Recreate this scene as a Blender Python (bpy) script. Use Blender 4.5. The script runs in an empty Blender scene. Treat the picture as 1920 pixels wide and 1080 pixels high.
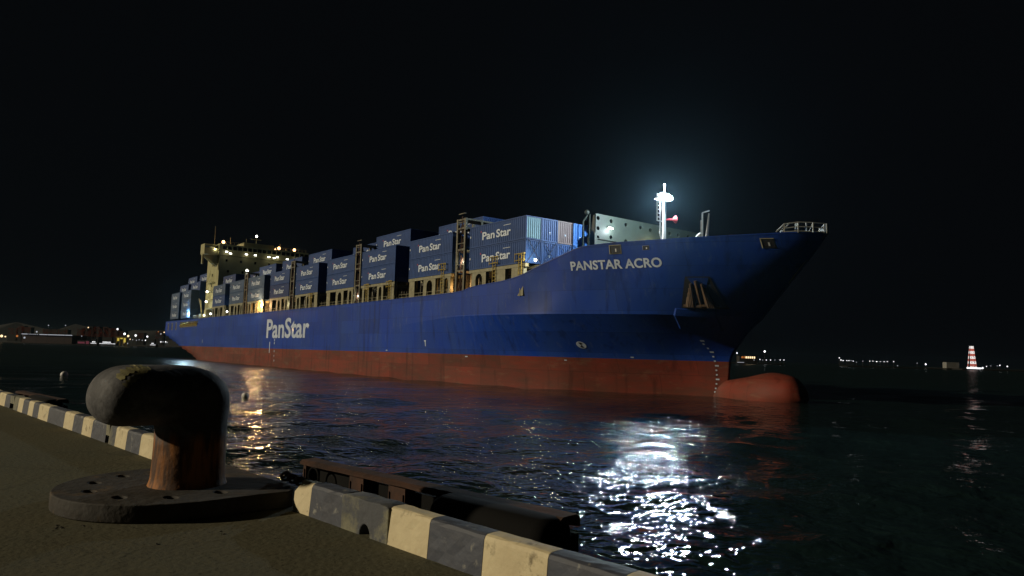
import bpy, bmesh, math, random
import numpy as np
from mathutils import Vector, Matrix
random.seed(7)
R = math.radians
sc = bpy.context.scene
col = sc.collection

# ------------------------------------------------------------------ camera
CAM_H = 4.12
FPX = 1326.98
pitch, roll = 0.0933964, 0.0272706
F = Vector((0, math.cos(pitch), math.sin(pitch)))
U0 = Vector((0, -math.sin(pitch), math.cos(pitch)))
X0 = Vector((1, 0, 0))
RX = X0 * math.cos(roll) + U0 * math.sin(roll)
UX = X0 * -math.sin(roll) + U0 * math.cos(roll)
cam_d = bpy.data.cameras.new('camera')
cam_d.sensor_width = 36.0
cam_d.lens = 36.0 * FPX / 1920.0
cam_d.clip_start = 0.1
cam_d.clip_end = 9000
cam = bpy.data.objects.new('camera', cam_d)
m = Matrix((RX, UX, -F)).transposed().to_4x4()
m.translation = Vector((0, 0, CAM_H))
cam.matrix_world = m
col.objects.link(cam)
sc.camera = cam

# ------------------------------------------------------------------ light
w = bpy.data.worlds.new('World')
sc.world = w
w.use_nodes = True
nt = w.node_tree
bg = nt.nodes['Background']
bg.inputs[0].default_value = (0.62, 0.78, 1.0, 1)
bg.inputs[1].default_value = 0.0026
sun_d = bpy.data.lights.new('quay_floodlight_glow', 'SUN')
sun_d.energy = 2.5
sun_d.angle = R(1.5)
sun_d.color = (1.0, 0.85, 0.60)
sun = bpy.data.objects.new('distant_quay_floodlights', sun_d)
az, el = R(99), R(18)
sd = Vector((-math.sin(az) * math.cos(el), math.cos(az) * math.cos(el), math.sin(el)))
sun.rotation_euler = sd.to_track_quat('Z', 'Y').to_euler()
col.objects.link(sun)
vs = sc.view_settings
sc.display_settings.display_device = 'sRGB'
vs.view_transform = 'Standard'
vs.look = 'None'
vs.gamma = 1
vs.exposure = 0
vs.use_curve_mapping = False
sc.cycles.use_denoising = True
sc.cycles.max_bounces = 4
sc.cycles.diffuse_bounces = 2
sc.cycles.glossy_bounces = 3
sc.cycles.transmission_bounces = 1
sc.cycles.volume_bounces = 0
sc.cycles.sample_clamp_indirect = 6.0
sc.cycles.caustics_reflective = False
sc.cycles.caustics_refractive = False
sc.cycles.use_light_tree = True

HAZE = 0.00005  # density of the haze added to give lamps a halo
# ------------------------------------------------------------------ materials
def N(nt, t, **kw):
    n = nt.nodes.new(t)
    for k, v in kw.items():
        setattr(n, k, v)
    return n

def mat(name, c, rough=0.6, metal=0.0, c2=None, scale=3.0, amount=0.5, bump=0.0, bscale=30.0,
        stretch=(1, 1, 1), c3=None, scale3=1.0, lo3=0.55, hi3=0.7, spec=0.5, plates=None):
    """procedural paint: base colour broken up with noise, optional wear colour and bump"""
    M = bpy.data.materials.new(name)
    M.use_nodes = True
    t = M.node_tree
    p = t.nodes['Principled BSDF']
    p.inputs['Roughness'].default_value = rough
    p.inputs['Metallic'].default_value = metal
    p.inputs['Specular IOR Level'].default_value = spec
    tc = N(t, 'ShaderNodeTexCoord')
    mp = N(t, 'ShaderNodeMapping')
    mp.inputs['Scale'].default_value = stretch
    t.links.new(tc.outputs['Object'], mp.inputs[0])
    nz = N(t, 'ShaderNodeTexNoise')
    nz.inputs['Scale'].default_value = scale
    nz.inputs['Detail'].default_value = 6
    nz.inputs['Roughness'].default_value = 0.65
    t.links.new(mp.outputs[0], nz.inputs['Vector'])
    rp = N(t, 'ShaderNodeMapRange')
    rp.inputs[1].default_value = 0.35
    rp.inputs[2].default_value = 0.65
    rp.inputs[4].default_value = amount
    t.links.new(nz.outputs[0], rp.inputs[0])
    mx = N(t, 'ShaderNodeMix', data_type='RGBA')
    mx.inputs[6].default_value = (*c, 1)
    c2 = c2 or tuple(v * 0.55 for v in c)
    mx.inputs[7].default_value = (*c2, 1)
    t.links.new(rp.outputs[0], mx.inputs[0])
    out = mx.outputs[2]
    if c3:
        n3 = N(t, 'ShaderNodeTexNoise')
        n3.inputs['Scale'].default_value = scale3
        n3.inputs['Detail'].default_value = 8
        n3.inputs['Roughness'].default_value = 0.7
        t.links.new(mp.outputs[0], n3.inputs['Vector'])
        r3 = N(t, 'ShaderNodeMapRange')
        r3.inputs[1].default_value = lo3
        r3.inputs[2].default_value = hi3
        t.links.new(n3.outputs[0], r3.inputs[0])
        m3 = N(t, 'ShaderNodeMix', data_type='RGBA')
        m3.inputs[7].default_value = (*c3, 1)
        t.links.new(out, m3.inputs[6])
        t.links.new(r3.outputs[0], m3.inputs[0])
        out = m3.outputs[2]
    if plates:
        # welded shell plates differ slightly in tone, with dirt running down from seams
        sx = N(t, 'ShaderNodeSeparateXYZ'); cb = N(t, 'ShaderNodeCombineXYZ')
        t.links.new(tc.outputs['Object'], sx.inputs[0]); t.links.new(sx.outputs[0], cb.inputs[0]); t.links.new(sx.outputs[2], cb.inputs[1])
        br = N(t, 'ShaderNodeTexBrick'); br.inputs['Scale'].default_value = 1.0
        br.inputs['Brick Width'].default_value = plates[0]; br.inputs['Row Height'].default_value = plates[1]
        br.inputs['Mortar Size'].default_value = 0.035; br.inputs['Mortar Smooth'].default_value = 0.6
        k = plates[2]
        br.inputs['Color1'].default_value = (1, 1, 1, 1); br.inputs['Color2'].default_value = (1 - k, 1 - k, 1 - k, 1); br.inputs['Mortar'].default_value = (.62, .62, .62, 1)
        t.links.new(cb.outputs[0], br.inputs['Vector'])
        ms = N(t, 'ShaderNodeMapping'); ms.inputs['Scale'].default_value = (1.1, 1.1, .10)
        t.links.new(tc.outputs['Object'], ms.inputs[0])
        ns = N(t, 'ShaderNodeTexNoise'); ns.inputs['Scale'].default_value = 1.0; ns.inputs['Detail'].default_value = 5
        t.links.new(ms.outputs[0], ns.inputs['Vector'])
        rs = N(t, 'ShaderNodeMapRange'); rs.inputs[1].default_value = .56; rs.inputs[2].default_value = .74; rs.inputs[3].default_value = 1; rs.inputs[4].default_value = .55
        t.links.new(ns.outputs[0], rs.inputs[0])
        m1 = N(t, 'ShaderNodeVectorMath', operation='MULTIPLY'); t.links.new(out, m1.inputs[0]); t.links.new(br.outputs[0], m1.inputs[1])
        m2 = N(t, 'ShaderNodeVectorMath', operation='SCALE'); t.links.new(m1.outputs[0], m2.inputs[0]); t.links.new(rs.outputs[0], m2.inputs['Scale'])
        out = m2.outputs[0]
    t.links.new(out, p.inputs['Base Color'])
    if bump:
        nb = N(t, 'ShaderNodeTexNoise')
        nb.inputs['Scale'].default_value = bscale
        nb.inputs['Detail'].default_value = 5
        t.links.new(tc.outputs['Object'], nb.inputs['Vector'])
        b = N(t, 'ShaderNodeBump')
        b.inputs['Strength'].default_value = bump
        b.inputs['Distance'].default_value = 0.02
        t.links.new(nb.outputs[0], b.inputs['Height'])
        t.links.new(b.outputs[0], p.inputs['Normal'])
    return M

def emit(name, c, s, nee=True):
    M = bpy.data.materials.new(name)
    M.use_nodes = True
    t = M.node_tree
    t.nodes.clear()
    e = N(t, 'ShaderNodeEmission')
    e.inputs[0].default_value = (*c, 1)
    e.inputs[1].default_value = s
    o = N(t, 'ShaderNodeOutputMaterial')
    t.links.new(e.outputs[0], o.inputs[0])
    M.cycles.emission_sampling = 'AUTO' if nee else 'NONE'
    return M

M = {}
M['hull'] = mat('hull_blue_paint', (0.005, 0.043, 0.34), 0.5, c2=(0.018, 0.058, 0.27), scale=0.16, amount=0.9,
                stretch=(1.6, 1, 0.5), c3=(0.075, 0.115, 0.26), scale3=0.9, lo3=0.56, hi3=0.84, bump=0.05, bscale=0.6, spec=.25, plates=(7.5, 2.3, .26))
M['boot'] = mat('antifouling_red_paint', (0.185, 0.030, 0.016), 0.65, c2=(0.105, 0.036, 0.022), scale=0.35, amount=0.9,
                stretch=(0.6, 1, 2.2), c3=(0.17, 0.085, 0.055), scale3=0.5, lo3=0.55, hi3=0.75, spec=.25, plates=(7.5, 2.3, .32))
M['cream'] = mat('cream_superstructure_paint', (0.34, 0.33, 0.16), 0.55, c2=(0.25, 0.22, 0.10), scale=0.5, amount=0.7,
                 stretch=(1, 1, 0.4))
M['stan'] = mat('grey_cream_stanchion_paint', (0.25, 0.24, 0.15), 0.6, c2=(0.13, 0.115, 0.06), scale=1.2, amount=0.8,
                c3=(0.12, 0.06, 0.03), scale3=2.0, lo3=0.6, hi3=0.75)
M['green'] = mat('grey_green_breakwater_paint', (0.027, 0.038, 0.028), 0.6, c2=(0.019, 0.025, 0.019), scale=0.6, amount=0.8)
M['green2'] = mat('weathered_rail_paint', (0.25, 0.26, 0.24), 0.6, scale=2)
M['deck'] = mat('dark_deck_paint', (0.05, 0.045, 0.035), 0.7, scale=1.0)
M['dark'] = mat('dark_steel_and_recess_shade', (0.02, 0.018, 0.016), 0.7, scale=2.0)
M['coam'] = mat('shade_brown_coaming_paint', (0.07, 0.065, 0.04), 0.7, c2=(0.03, 0.026, 0.02), scale=0.8, amount=1)  # dark brown stands in for the shade behind the stanchions
M['bridge'] = mat('weathered_lashing_bridge_paint', (0.16, 0.155, 0.11), 0.65, c2=(0.07, 0.06, 0.04), scale=1.5, amount=1)
M['white'] = mat('white_paint', (0.72, 0.73, 0.72), 0.5, c2=(0.5, 0.5, 0.5), scale=1.0, amount=0.6)
M['letter'] = mat('white_lettering_paint', (0.52, 0.60, 0.74), 0.5, c2=(0.34, 0.41, 0.54), scale=0.8, amount=0.8)
M['yellow'] = mat('yellow_safety_paint', (0.45, 0.34, 0.04), 0.55, c2=(0.25, 0.17, 0.03), scale=3, amount=0.8)
M['rust'] = mat('rusty_steel', (0.075, 0.04, 0.028), 0.85, spec=.15, c2=(0.035, 0.025, 0.022), scale=5, amount=1, bump=0.4, bscale=25)
M['anchor'] = mat('worn_rusty_anchor', (0.14, 0.09, 0.05), 0.85, c2=(0.06, 0.04, 0.025), scale=1.5, amount=1, stretch=(1, 1, .4))
M['logo'] = mat('container_white_lettering', (0.54, 0.62, 0.74), 0.5, c2=(0.42, 0.49, 0.58), scale=2)
M['redmark'] = mat('container_red_emblem', (0.5, 0.03, 0.04), 0.5, scale=2)
M['glass'] = mat('dark_window_glass', (0.01, 0.012, 0.015), 0.08, scale=1)
for nm, c in dict(blue=(0.020, 0.062, 0.215), navy=(0.013, 0.038, 0.15), lit_slate=(0.052, 0.095, 0.185), sky=(0.04, 0.17, 0.52),
                  lit_teal=(0.30, 0.50, 0.58), brown=(0.22, 0.15, 0.145), mid=(0.035, 0.10, 0.30)).items():
    M['c_' + nm] = mat('container_' + nm + '_paint', c, 0.5, c2=tuple(v * 0.7 for v in c), scale=0.6, amount=0.8,
                       c3=tuple(v * 0.6 + .02 for v in c), scale3=1.6, lo3=0.6, hi3=0.75, spec=.25)
M['e_white'] = emit('cold_white_floodlight', (0.75, 0.92, 1.0), 7)
M['e_small'] = emit('white_deck_lamp_glow', (1.0, 0.97, 0.85), 14)
M['e_stern'] = emit('cold_stern_lamp_glow', (0.55, 0.85, 1.0), 40)
M['e_orange'] = emit('sodium_lamp_glow', (1.0, 0.50, 0.20), 7)

# ------------------------------------------------------------------ mesh helpers
class MB:
    def __init__(s):
        s.v = []; s.f = []
    def add(s, vs, fs):
        o = len(s.v)
        s.v += [tuple(v) for v in vs]
        s.f += [tuple(i + o for i in f) for f in fs]
    def box(s, x0, x1, y0, y1, z0, z1):
        s.add([(x0, y0, z0), (x1, y0, z0), (x1, y1, z0), (x0, y1, z0), (x0, y0, z1), (x1, y0, z1), (x1, y1, z1), (x0, y1, z1)],
              [(0, 3, 2, 1), (4, 5, 6, 7), (0, 1, 5, 4), (1, 2, 6, 5), (2, 3, 7, 6), (3, 0, 4, 7)])
        return s
    def cyl(s, p, q, r, n=8, r2=None, cap=True):
        p, q = Vector(p), Vector(q)
        d = (q - p).normalized()
        a = d.orthogonal().normalized(); b = d.cross(a)
        r2 = r if r2 is None else r2
        vs = [p + (a * math.cos(2 * math.pi * i / n) + b * math.sin(2 * math.pi * i / n)) * r for i in range(n)]
        vs += [q + (a * math.cos(2 * math.pi * i / n) + b * math.sin(2 * math.pi * i / n)) * r2 for i in range(n)]
        fs = [(i, (i + 1) % n, n + (i + 1) % n, n + i) for i in range(n)]
        if cap:
            fs += [tuple(range(n))[::-1], tuple(range(n, 2 * n))]
        s.add(vs, fs)
        return s
    def tube(s, pts, r, n=6):
        for a, b in zip(pts, pts[1:]):
            s.cyl(a, b, r, n)
        return s
    def ball(s, c, r, n=10, sz=1.0):
        k = n // 2
        vs = []; fs = []
        for j in range(k + 1):
            th = math.pi * j / k
            for i in range(n):
                ph = 2 * math.pi * i / n
                vs.append((c[0] + r * math.sin(th) * math.cos(ph), c[1] + r * math.sin(th) * math.sin(ph), c[2] + r * sz * math.cos(th)))
        for j in range(k):
            for i in range(n):
                fs.append((j * n + i, (j + 1) * n + i, (j + 1) * n + (i + 1) % n, j * n + (i + 1) % n))
        s.add(vs, fs)
        return s
    def prism(s, poly, y0, y1, axis='y'):
        """extrude a polygon given in two coordinates along a third"""
        n = len(poly)
        def P(u, v, t):
            return {'y': (u, t, v), 'x': (t, u, v), 'z': (u, v, t)}[axis]
        s.add([P(u, v, y0) for u, v in poly] + [P(u, v, y1) for u, v in poly],
              [tuple(range(n)), tuple(range(n, 2 * n))[::-1]] + [(i, n + i, n + (i + 1) % n, (i + 1) % n) for i in range(n)])
        return s
    def build(s, name, mt, parent=None, smooth=False, loc=None):
        me = bpy.data.meshes.new(name)
        me.from_pydata(s.v, [], s.f)
        me.validate()
        bm = bmesh.new(); bm.from_mesh(me)
        bmesh.ops.recalc_face_normals(bm, faces=bm.faces)
        bm.to_mesh(me); bm.free()
        if smooth:
            me.polygons.foreach_set('use_smooth', [True] * len(me.polygons))
            me.update()
        if mt:
            me.materials.append(mt)
        return link(name, me, parent, loc)

def link(name, me, parent=None, loc=None):
    o = bpy.data.objects.new(name, me)
    col.objects.link(o)
    if parent:
        o.parent = parent
    if loc is not None:
        o.location = loc
    return o

def tag(o, label=None, cat=None, group=None, kind=None):
    if label: o['label'] = label
    if cat: o['category'] = cat
    if group: o['group'] = group
    if kind: o['kind'] = kind
    return o

def empty(name, loc=(0, 0, 0), rz=0.0, parent=None):
    o = bpy.data.objects.new(name, None)
    o.empty_display_size = 0.3
    col.objects.link(o)
    o.location = loc
    o.rotation_euler = (0, 0, rz)
    if parent:
        o.parent = parent
    return o

def copy_tree(o, parent=None):
    c = o.copy()
    col.objects.link(c)
    c.parent = parent
    for ch in list(o.children):
        copy_tree(ch, c)
    return c

def mesh_of(ob_data, name):
    """turn a text or 2D curve into a mesh"""
    o = bpy.data.objects.new('tmp', ob_data)
    col.objects.link(o)
    dg = bpy.context.evaluated_depsgraph_get()
    me = bpy.data.meshes.new_from_object(o.evaluated_get(dg), depsgraph=dg)
    bpy.data.objects.remove(o)
    me.name = name
    return me

def text_mesh(s, size=1.0, offset=0.0, space=1.0, word=1.0):
    c = bpy.data.curves.new('t', 'FONT')
    c.body = s
    c.size = size
    c.offset = offset
    c.space_character = space
    c.space_word = word
    c.fill_mode = 'FRONT'
    c.resolution_u = 4
    return mesh_of(c, 'lettering')

def fit(me, width, height, cap=None):
    """scale text mesh so that its width and height are the given ones, origin bottom left; returns (u,v) list"""
    co = [v.co.copy() for v in me.vertices]
    x0 = min(c.x for c in co); x1 = max(c.x for c in co)
    y0 = min(c.y for c in co); y1 = max(c.y for c in co)
    return [((c.x - x0) / (x1 - x0) * width, (c.y - y0) / (y1 - y0) * height) for c in co]

def plate_with_holes(outer, holes, thick, bevel=0.0):
    c = bpy.data.curves.new('p', 'CURVE')
    c.dimensions = '2D'
    c.fill_mode = 'BOTH'
    c.extrude = thick / 2
    c.bevel_depth = bevel
    for pl in [outer] + holes:
        sp = c.splines.new('POLY')
        sp.points.add(len(pl) - 1)
        for i, (x, y) in enumerate(pl):
            sp.points[i].co = (x, y, 0, 1)
        sp.use_cyclic_u = True
    return mesh_of(c, 'plate')

def circ(x, y, r, n=12, rx=None):
    return [(x + (rx or r) * math.cos(2 * math.pi * i / n), y + r * math.sin(2 * math.pi * i / n)) for i in range(n)]

# ------------------------------------------------------------------ water
def build_water():
    def sp(c, lo, hi, n, k):
        a = np.linspace(math.asinh((lo - c) / k), math.asinh((hi - c) / k), n)
        return c + k * np.sinh(a)
    xs = sp(4, -5000, 5000, 620, 9.0)
    ys = sp(20, -60, 5200, 620, 11.0)
    X, Y = np.meshgrid(xs, ys)
    dx = np.gradient(xs)[None, :] * np.ones_like(X)
    dy = np.gradient(ys)[:, None] * np.ones_like(X)
    d = np.maximum(dx, dy)
    rng = np.random.default_rng(3)
    Z = np.zeros_like(X)
    for i in range(70):
        lam = 0.45 * (14 / 0.45) ** rng.random()
        th = rng.normal(1.9, 0.9)
        k = 2 * math.pi / lam
        amp = 0.0034 * lam ** 0.75
        fade = np.clip((lam / d - 2.5) / 3, 0, 1)
        ph = rng.random() * 6.283
        Z += amp * fade * np.sin(k * (X * math.cos(th) + Y * math.sin(th)) + ph + 0.6 * np.sin(0.13 * k * (X * math.sin(th) - Y * math.cos(th)) + ph * 3))
    n, mm = X.shape
    me = bpy.data.meshes.new('water')
    co = np.stack([X, Y, Z], -1).reshape(-1, 3)
    me.vertices.add(n * mm)
    me.vertices.foreach_set('co', co.ravel())
    idx = np.arange(n * mm).reshape(n, mm)
    q = np.stack([idx[:-1, :-1], idx[:-1, 1:], idx[1:, 1:], idx[1:, :-1]], -1).reshape(-1, 4)
    me.loops.add(q.size)
    me.loops.foreach_set('vertex_index', q.ravel())
    me.polygons.add(len(q))
    me.polygons.foreach_set('loop_start', np.arange(0, q.size, 4))
    me.polygons.foreach_set('loop_total', np.full(len(q), 4))
    me.polygons.foreach_set('use_smooth', np.ones(len(q), bool))
    me.update()
    Mw = bpy.data.materials.new('dark_harbour_water')
    Mw.use_nodes = True
    t = Mw.node_tree
    p = t.nodes['Principled BSDF']
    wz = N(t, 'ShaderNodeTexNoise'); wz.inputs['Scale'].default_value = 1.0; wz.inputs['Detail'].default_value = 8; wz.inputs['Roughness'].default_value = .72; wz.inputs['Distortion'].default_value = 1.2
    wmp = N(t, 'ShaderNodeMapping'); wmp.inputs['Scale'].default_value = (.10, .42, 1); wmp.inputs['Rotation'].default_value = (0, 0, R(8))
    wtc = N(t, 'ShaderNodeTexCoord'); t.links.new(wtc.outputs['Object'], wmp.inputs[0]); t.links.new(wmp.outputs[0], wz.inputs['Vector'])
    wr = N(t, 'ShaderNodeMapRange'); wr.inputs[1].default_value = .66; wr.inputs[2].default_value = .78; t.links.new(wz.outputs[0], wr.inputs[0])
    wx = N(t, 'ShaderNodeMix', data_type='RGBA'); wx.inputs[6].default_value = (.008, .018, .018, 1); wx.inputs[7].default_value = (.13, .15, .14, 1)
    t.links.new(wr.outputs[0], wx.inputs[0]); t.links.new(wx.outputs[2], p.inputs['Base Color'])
    p.inputs['Roughness'].default_value = 0.015
    p.inputs['IOR'].default_value = 1.333
    tc = N(t, 'ShaderNodeTexCoord')
    # large calm and ruffled patches
    big = N(t, 'ShaderNodeTexNoise'); big.inputs['Scale'].default_value = 0.07; big.inputs['Detail'].default_value = 3
    mpb = N(t, 'ShaderNodeMapping'); mpb.inputs['Scale'].default_value = (0.6, 1.6, 1)
    t.links.new(tc.outputs['Object'], mpb.inputs[0]); t.links.new(mpb.outputs[0], big.inputs['Vector'])
    st = N(t, 'ShaderNodeMapRange'); st.inputs[1].default_value = 0.38; st.inputs[2].default_value = 0.55; st.inputs[3].default_value = 0.35; st.inputs[4].default_value = 1.0
    t.links.new(big.outputs[0], st.inputs[0])
    # sheltered, calmer strip right under the quay wall
    l0 = N(t, 'ShaderNodeVectorMath', operation='LENGTH'); t.links.new(tc.outputs['Object'], l0.inputs[0])
    c0 = N(t, 'ShaderNodeMapRange'); c0.interpolation_type = 'SMOOTHSTEP'; c0.inputs[1].default_value = 14.5; c0.inputs[2].default_value = 20.0; c0.inputs[3].default_value = .12; c0.inputs[4].default_value = 1.0
    t.links.new(l0.outputs['Value'], c0.inputs[0])
    s0 = N(t, 'ShaderNodeMath', operation='MULTIPLY'); t.links.new(st.outputs[0], s0.inputs[0]); t.links.new(c0.outputs[0], s0.inputs[1])
    st = s0
    def noise(scale, detail, rough, stretch=(1, 1, 1)):
        mp = N(t, 'ShaderNodeMapping'); mp.inputs['Scale'].default_value = stretch; mp.inputs['Rotation'].default_value = (0, 0, R(18))
        t.links.new(tc.outputs['Object'], mp.inputs[0])
        nz = N(t, 'ShaderNodeTexNoise'); nz.inputs['Scale'].default_value = scale; nz.inputs['Detail'].default_value = detail; nz.inputs['Roughness'].default_value = rough
        nz.inputs['Distortion'].default_value = 0.6
        t.links.new(mp.outputs[0], nz.inputs['Vector'])
        return nz.outputs[0]
    a = noise(0.8, 2, 0.5, (1.2, 1.3, 1)); b = noise(2.8, 2, 0.5, (1.2, 1.1, 1))
    b1 = N(t, 'ShaderNodeBump'); b1.inputs['Distance'].default_value = 0.16; b1.inputs['Strength'].default_value = 1.0
    t.links.new(a, b1.inputs['Height'])
    b2 = N(t, 'ShaderNodeBump'); b2.inputs['Distance'].default_value = 0.07
    t.links.new(b, b2.inputs['Height']); t.links.new(st.outputs[0], b2.inputs['Strength'])
    t.links.new(b1.outputs[0], b2.inputs['Normal'])
    c_ = noise(9, 2, 0.5)
    b3 = N(t, 'ShaderNodeBump'); b3.inputs['Distance'].default_value = 0.016
    t.links.new(c_, b3.inputs['Height']); t.links.new(st.outputs[0], b3.inputs['Strength']); t.links.new(b2.outputs[0], b3.inputs['Normal'])
    t.links.new(b3.outputs[0], p.inputs['Normal'])
    # farther out the unresolved wind ripples act as a rough surface
    ln = N(t, 'ShaderNodeVectorMath', operation='LENGTH'); t.links.new(tc.outputs['Object'], ln.inputs[0])
    rr = N(t, 'ShaderNodeMapRange'); rr.interpolation_type = 'SMOOTHSTEP'; rr.inputs[1].default_value = 35; rr.inputs[2].default_value = 190; rr.inputs[3].default_value = .02; rr.inputs[4].default_value = .25
    t.links.new(ln.outputs['Value'], rr.inputs[0]); t.links.new(rr.outputs[0], p.inputs['Roughness'])
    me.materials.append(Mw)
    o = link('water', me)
    tag(o, kind='structure')
build_water()

# ------------------------------------------------------------------ quay
Q = 1.444
QZ = CAM_H - 0.9 * Q
K0 = Vector((-1.167 * Q, 4.026 * Q, QZ))
kd = Vector((0.7037, -0.7105, 0)); kn = Vector((0.7105, 0.7037, 0))
QROT = math.atan2(kd.y, kd.x)          # local x runs along the kerb, local y points seaward
M['concrete'] = mat('stained_quay_concrete', (0.108, 0.106, 0.072), 0.85, c2=(0.080, 0.082, 0.062), scale=0.4, amount=0.8,
                    spec=.08, bump=0.35, bscale=30, c3=(0.115, 0.095, 0.050), scale3=0.5, lo3=0.40, hi3=0.95)
M['kerb_cream'] = mat('cream_kerb_paint', (0.60, 0.52, 0.33), 0.7, c2=(0.50, 0.42, 0.26), scale=5, amount=0.9, bump=0.35, bscale=22,
                      c3=(0.17, 0.14, 0.08), scale3=6.5, lo3=0.56, hi3=0.66)
M['kerb_black'] = mat('faded_black_kerb_paint', (0.040, 0.048, 0.072), 0.65, c2=(0.030, 0.034, 0.048), scale=5, amount=0.9, bump=0.3, bscale=22,
                      c3=(0.20, 0.20, 0.18), scale3=8, lo3=0.60, hi3=0.68)
M['kerb_grey'] = mat('bare_patched_concrete', (0.22, 0.21, 0.14), 0.85, c2=(0.12, 0.12, 0.09), scale=6, amount=1, bump=0.9, bscale=14,
                     c3=(0.07, 0.075, 0.085), scale3=2.2, lo3=0.5, hi3=0.58)
M['iron'] = mat('black_cast_iron_paint', (0.055, 0.056, 0.062), 0.72, c2=(0.038, 0.038, 0.042), scale=3.5, amount=1, bump=0.45, bscale=16, spec=.3,
                c3=(0.22, 0.22, 0.23), scale3=2.6, lo3=0.48, hi3=0.78)
M['plate'] = mat('worn_base_plate_iron', (0.065, 0.062, 0.060), 0.75, c2=(0.04, 0.036, 0.030), scale=5, amount=1, bump=0.6, bscale=18, spec=.12,
                 c3=(0.15, 0.10, 0.05), scale3=3.5, lo3=0.55, hi3=0.75)
M['rubber'] = mat('black_fender_rubber', (0.005, 0.005, 0.005), 0.9, scale=4, spec=0.15)

def build_quay():
    rng = random.Random(5)
    q = MB()
    # one slab: top sheet cut finely near the camera for slight unevenness, and the wall down into the water
    sx = [-400, -200, -100, -50, -25, -14, -8, -5, -3, -1.5, 0, 1, 2, 4, 8, 20, 60]
    sy = [-120, -50, -20, -8, -4, -2.4, -1.4, -.7, -.25, 0.135]
    for y0, y1 in zip(sy, sy[1:]):
        for x0, x1 in zip(sx, sx[1:]):
            q.add([(x0, y0, 0), (x1, y0, 0), (x1, y1, 0), (x0, y1, 0)], [(0, 1, 2, 3)])
    x0, x1 = sx[0], sx[-1]
    q.add([(x0, .135, 0), (x1, .135, 0), (x1, .135, -4), (x0, .135, -4)], [(0, 1, 2, 3)])
    q.add([(x0, -120, 0), (x1, -120, 0), (x1, -120, -4), (x0, -120, -4)], [(3, 2, 1, 0)])
    q.add([(x0, -120, 0), (x0, .135, 0), (x0, .135, -4), (x0, -120, -4)], [(0, 1, 2, 3)])
    q.add([(x1, -120, 0), (x1, .135, 0), (x1, .135, -4), (x1, -120, -4)], [(3, 2, 1, 0)])
    o = q.build('quay', M['concrete'])
    # local units are scaled by Q about the quay origin
    o.location = K0; o.rotation_euler = (0, 0, QROT); o.scale = (Q, Q, Q)
    tag(o, kind='structure')
    t = M['concrete'].node_tree; p = t.nodes['Principled BSDF']; src = p.inputs['Base Color'].links[0].from_socket
    tc = [nn for nn in t.nodes if nn.type == 'TEX_COORD'][0]
    v1 = N(t, 'ShaderNodeTexNoise'); v1.inputs['Scale'].default_value = 42; v1.inputs['Detail'].default_value = 3; t.links.new(tc.outputs['Object'], v1.inputs['Vector'])
    q1 = N(t, 'ShaderNodeMapRange'); q1.inputs[1].default_value = .60; q1.inputs[2].default_value = .70; q1.inputs[3].default_value = 1; q1.inputs[4].default_value = .45; t.links.new(v1.outputs[0], q1.inputs[0])
    v2 = N(t, 'ShaderNodeTexVoronoi'); v2.feature = 'DISTANCE_TO_EDGE'; v2.inputs['Scale'].default_value = .42
    wn = N(t, 'ShaderNodeTexNoise'); wn.inputs['Scale'].default_value = 3; wn.inputs['Detail'].default_value = 6; t.links.new(tc.outputs['Object'], wn.inputs['Vector'])
    wm = N(t, 'ShaderNodeVectorMath', operation='MULTIPLY_ADD'); t.links.new(wn.outputs[1], wm.inputs[0]); wm.inputs[1].default_value = (.35, .35, 0); t.links.new(tc.outputs['Object'], wm.inputs[2]); t.links.new(wm.outputs[0], v2.inputs['Vector'])
    q2 = N(t, 'ShaderNodeMapRange'); q2.inputs[1].default_value = .002; q2.inputs[2].default_value = .009; q2.inputs[3].default_value = .88; q2.inputs[4].default_value = 1; t.links.new(v2.outputs[0], q2.inputs[0])
    mu = N(t, 'ShaderNodeMath', operation='MULTIPLY'); t.links.new(q1.outputs[0], mu.inputs[0]); t.links.new(q2.outputs[0], mu.inputs[1])
    sc_ = N(t, 'ShaderNodeVectorMath', operation='SCALE'); t.links.new(src, sc_.inputs[0]); t.links.new(mu.outputs[0], sc_.inputs['Scale']); t.links.new(sc_.outputs[0], p.inputs['Base Color'])
    # small dark oil spots and crumbs on the ground
    g = MB()
    for (u, v, n) in ((-.38, -1.05, 6), (-.33, -1.08, 3), (.2, -.5, 4), (-.3, -.95, 3), (.25, -.8, 3)):
        for i in range(n):
            x = u + rng.uniform(-.04, .04); y = v + rng.uniform(-.012, .012); r = rng.uniform(.003, .008)
            g.ball((x, y, .001), r, 6, .5)
    gg = g.build('dirt_crumbs', M['dark'])
    gg.location = K0; gg.rotation_euler = (0, 0, QROT); gg.scale = (Q, Q, Q)
    tag(gg, 'small dark crumbs of dirt scattered on the concrete in front of the bollard', 'dirt', kind='stuff')
build_quay()

def kerb_block(s0, s1, mt, parent, rng, lift=0.0):
    prof = [(0.0, -.01), (.004, .05), (.008, .10), (.012, .150), (.019, .164), (.030, .170), (.06, .172), (.098, .171), (.112, .165), (.119, .15), (.121, -.05)]
    n = max(3, int((s1 - s0) / .05)); g = MB()
    vs = []; k = len(prof)
    for i in range(n + 1):
        s = s0 + (s1 - s0) * i / n
        for (y, z) in prof:
            j = .0022 if 0 < i < n else 0.0
            vs.append((s, y - lift + rng.uniform(-j, j), z + lift * .5 + (rng.uniform(-j, j) if z > 0.02 else 0)))
    fs = []
    for i in range(n):
        for j in range(k - 1):
            fs.append((i * k + j, (i + 1) * k + j, (i + 1) * k + j + 1, i * k + j + 1))
    fs.append(tuple(range(k))); fs.append(tuple(range(n * k, n * k + k))[::-1])
    g.add(vs, fs)
    return g.build('kerb_block', mt, parent)

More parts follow.
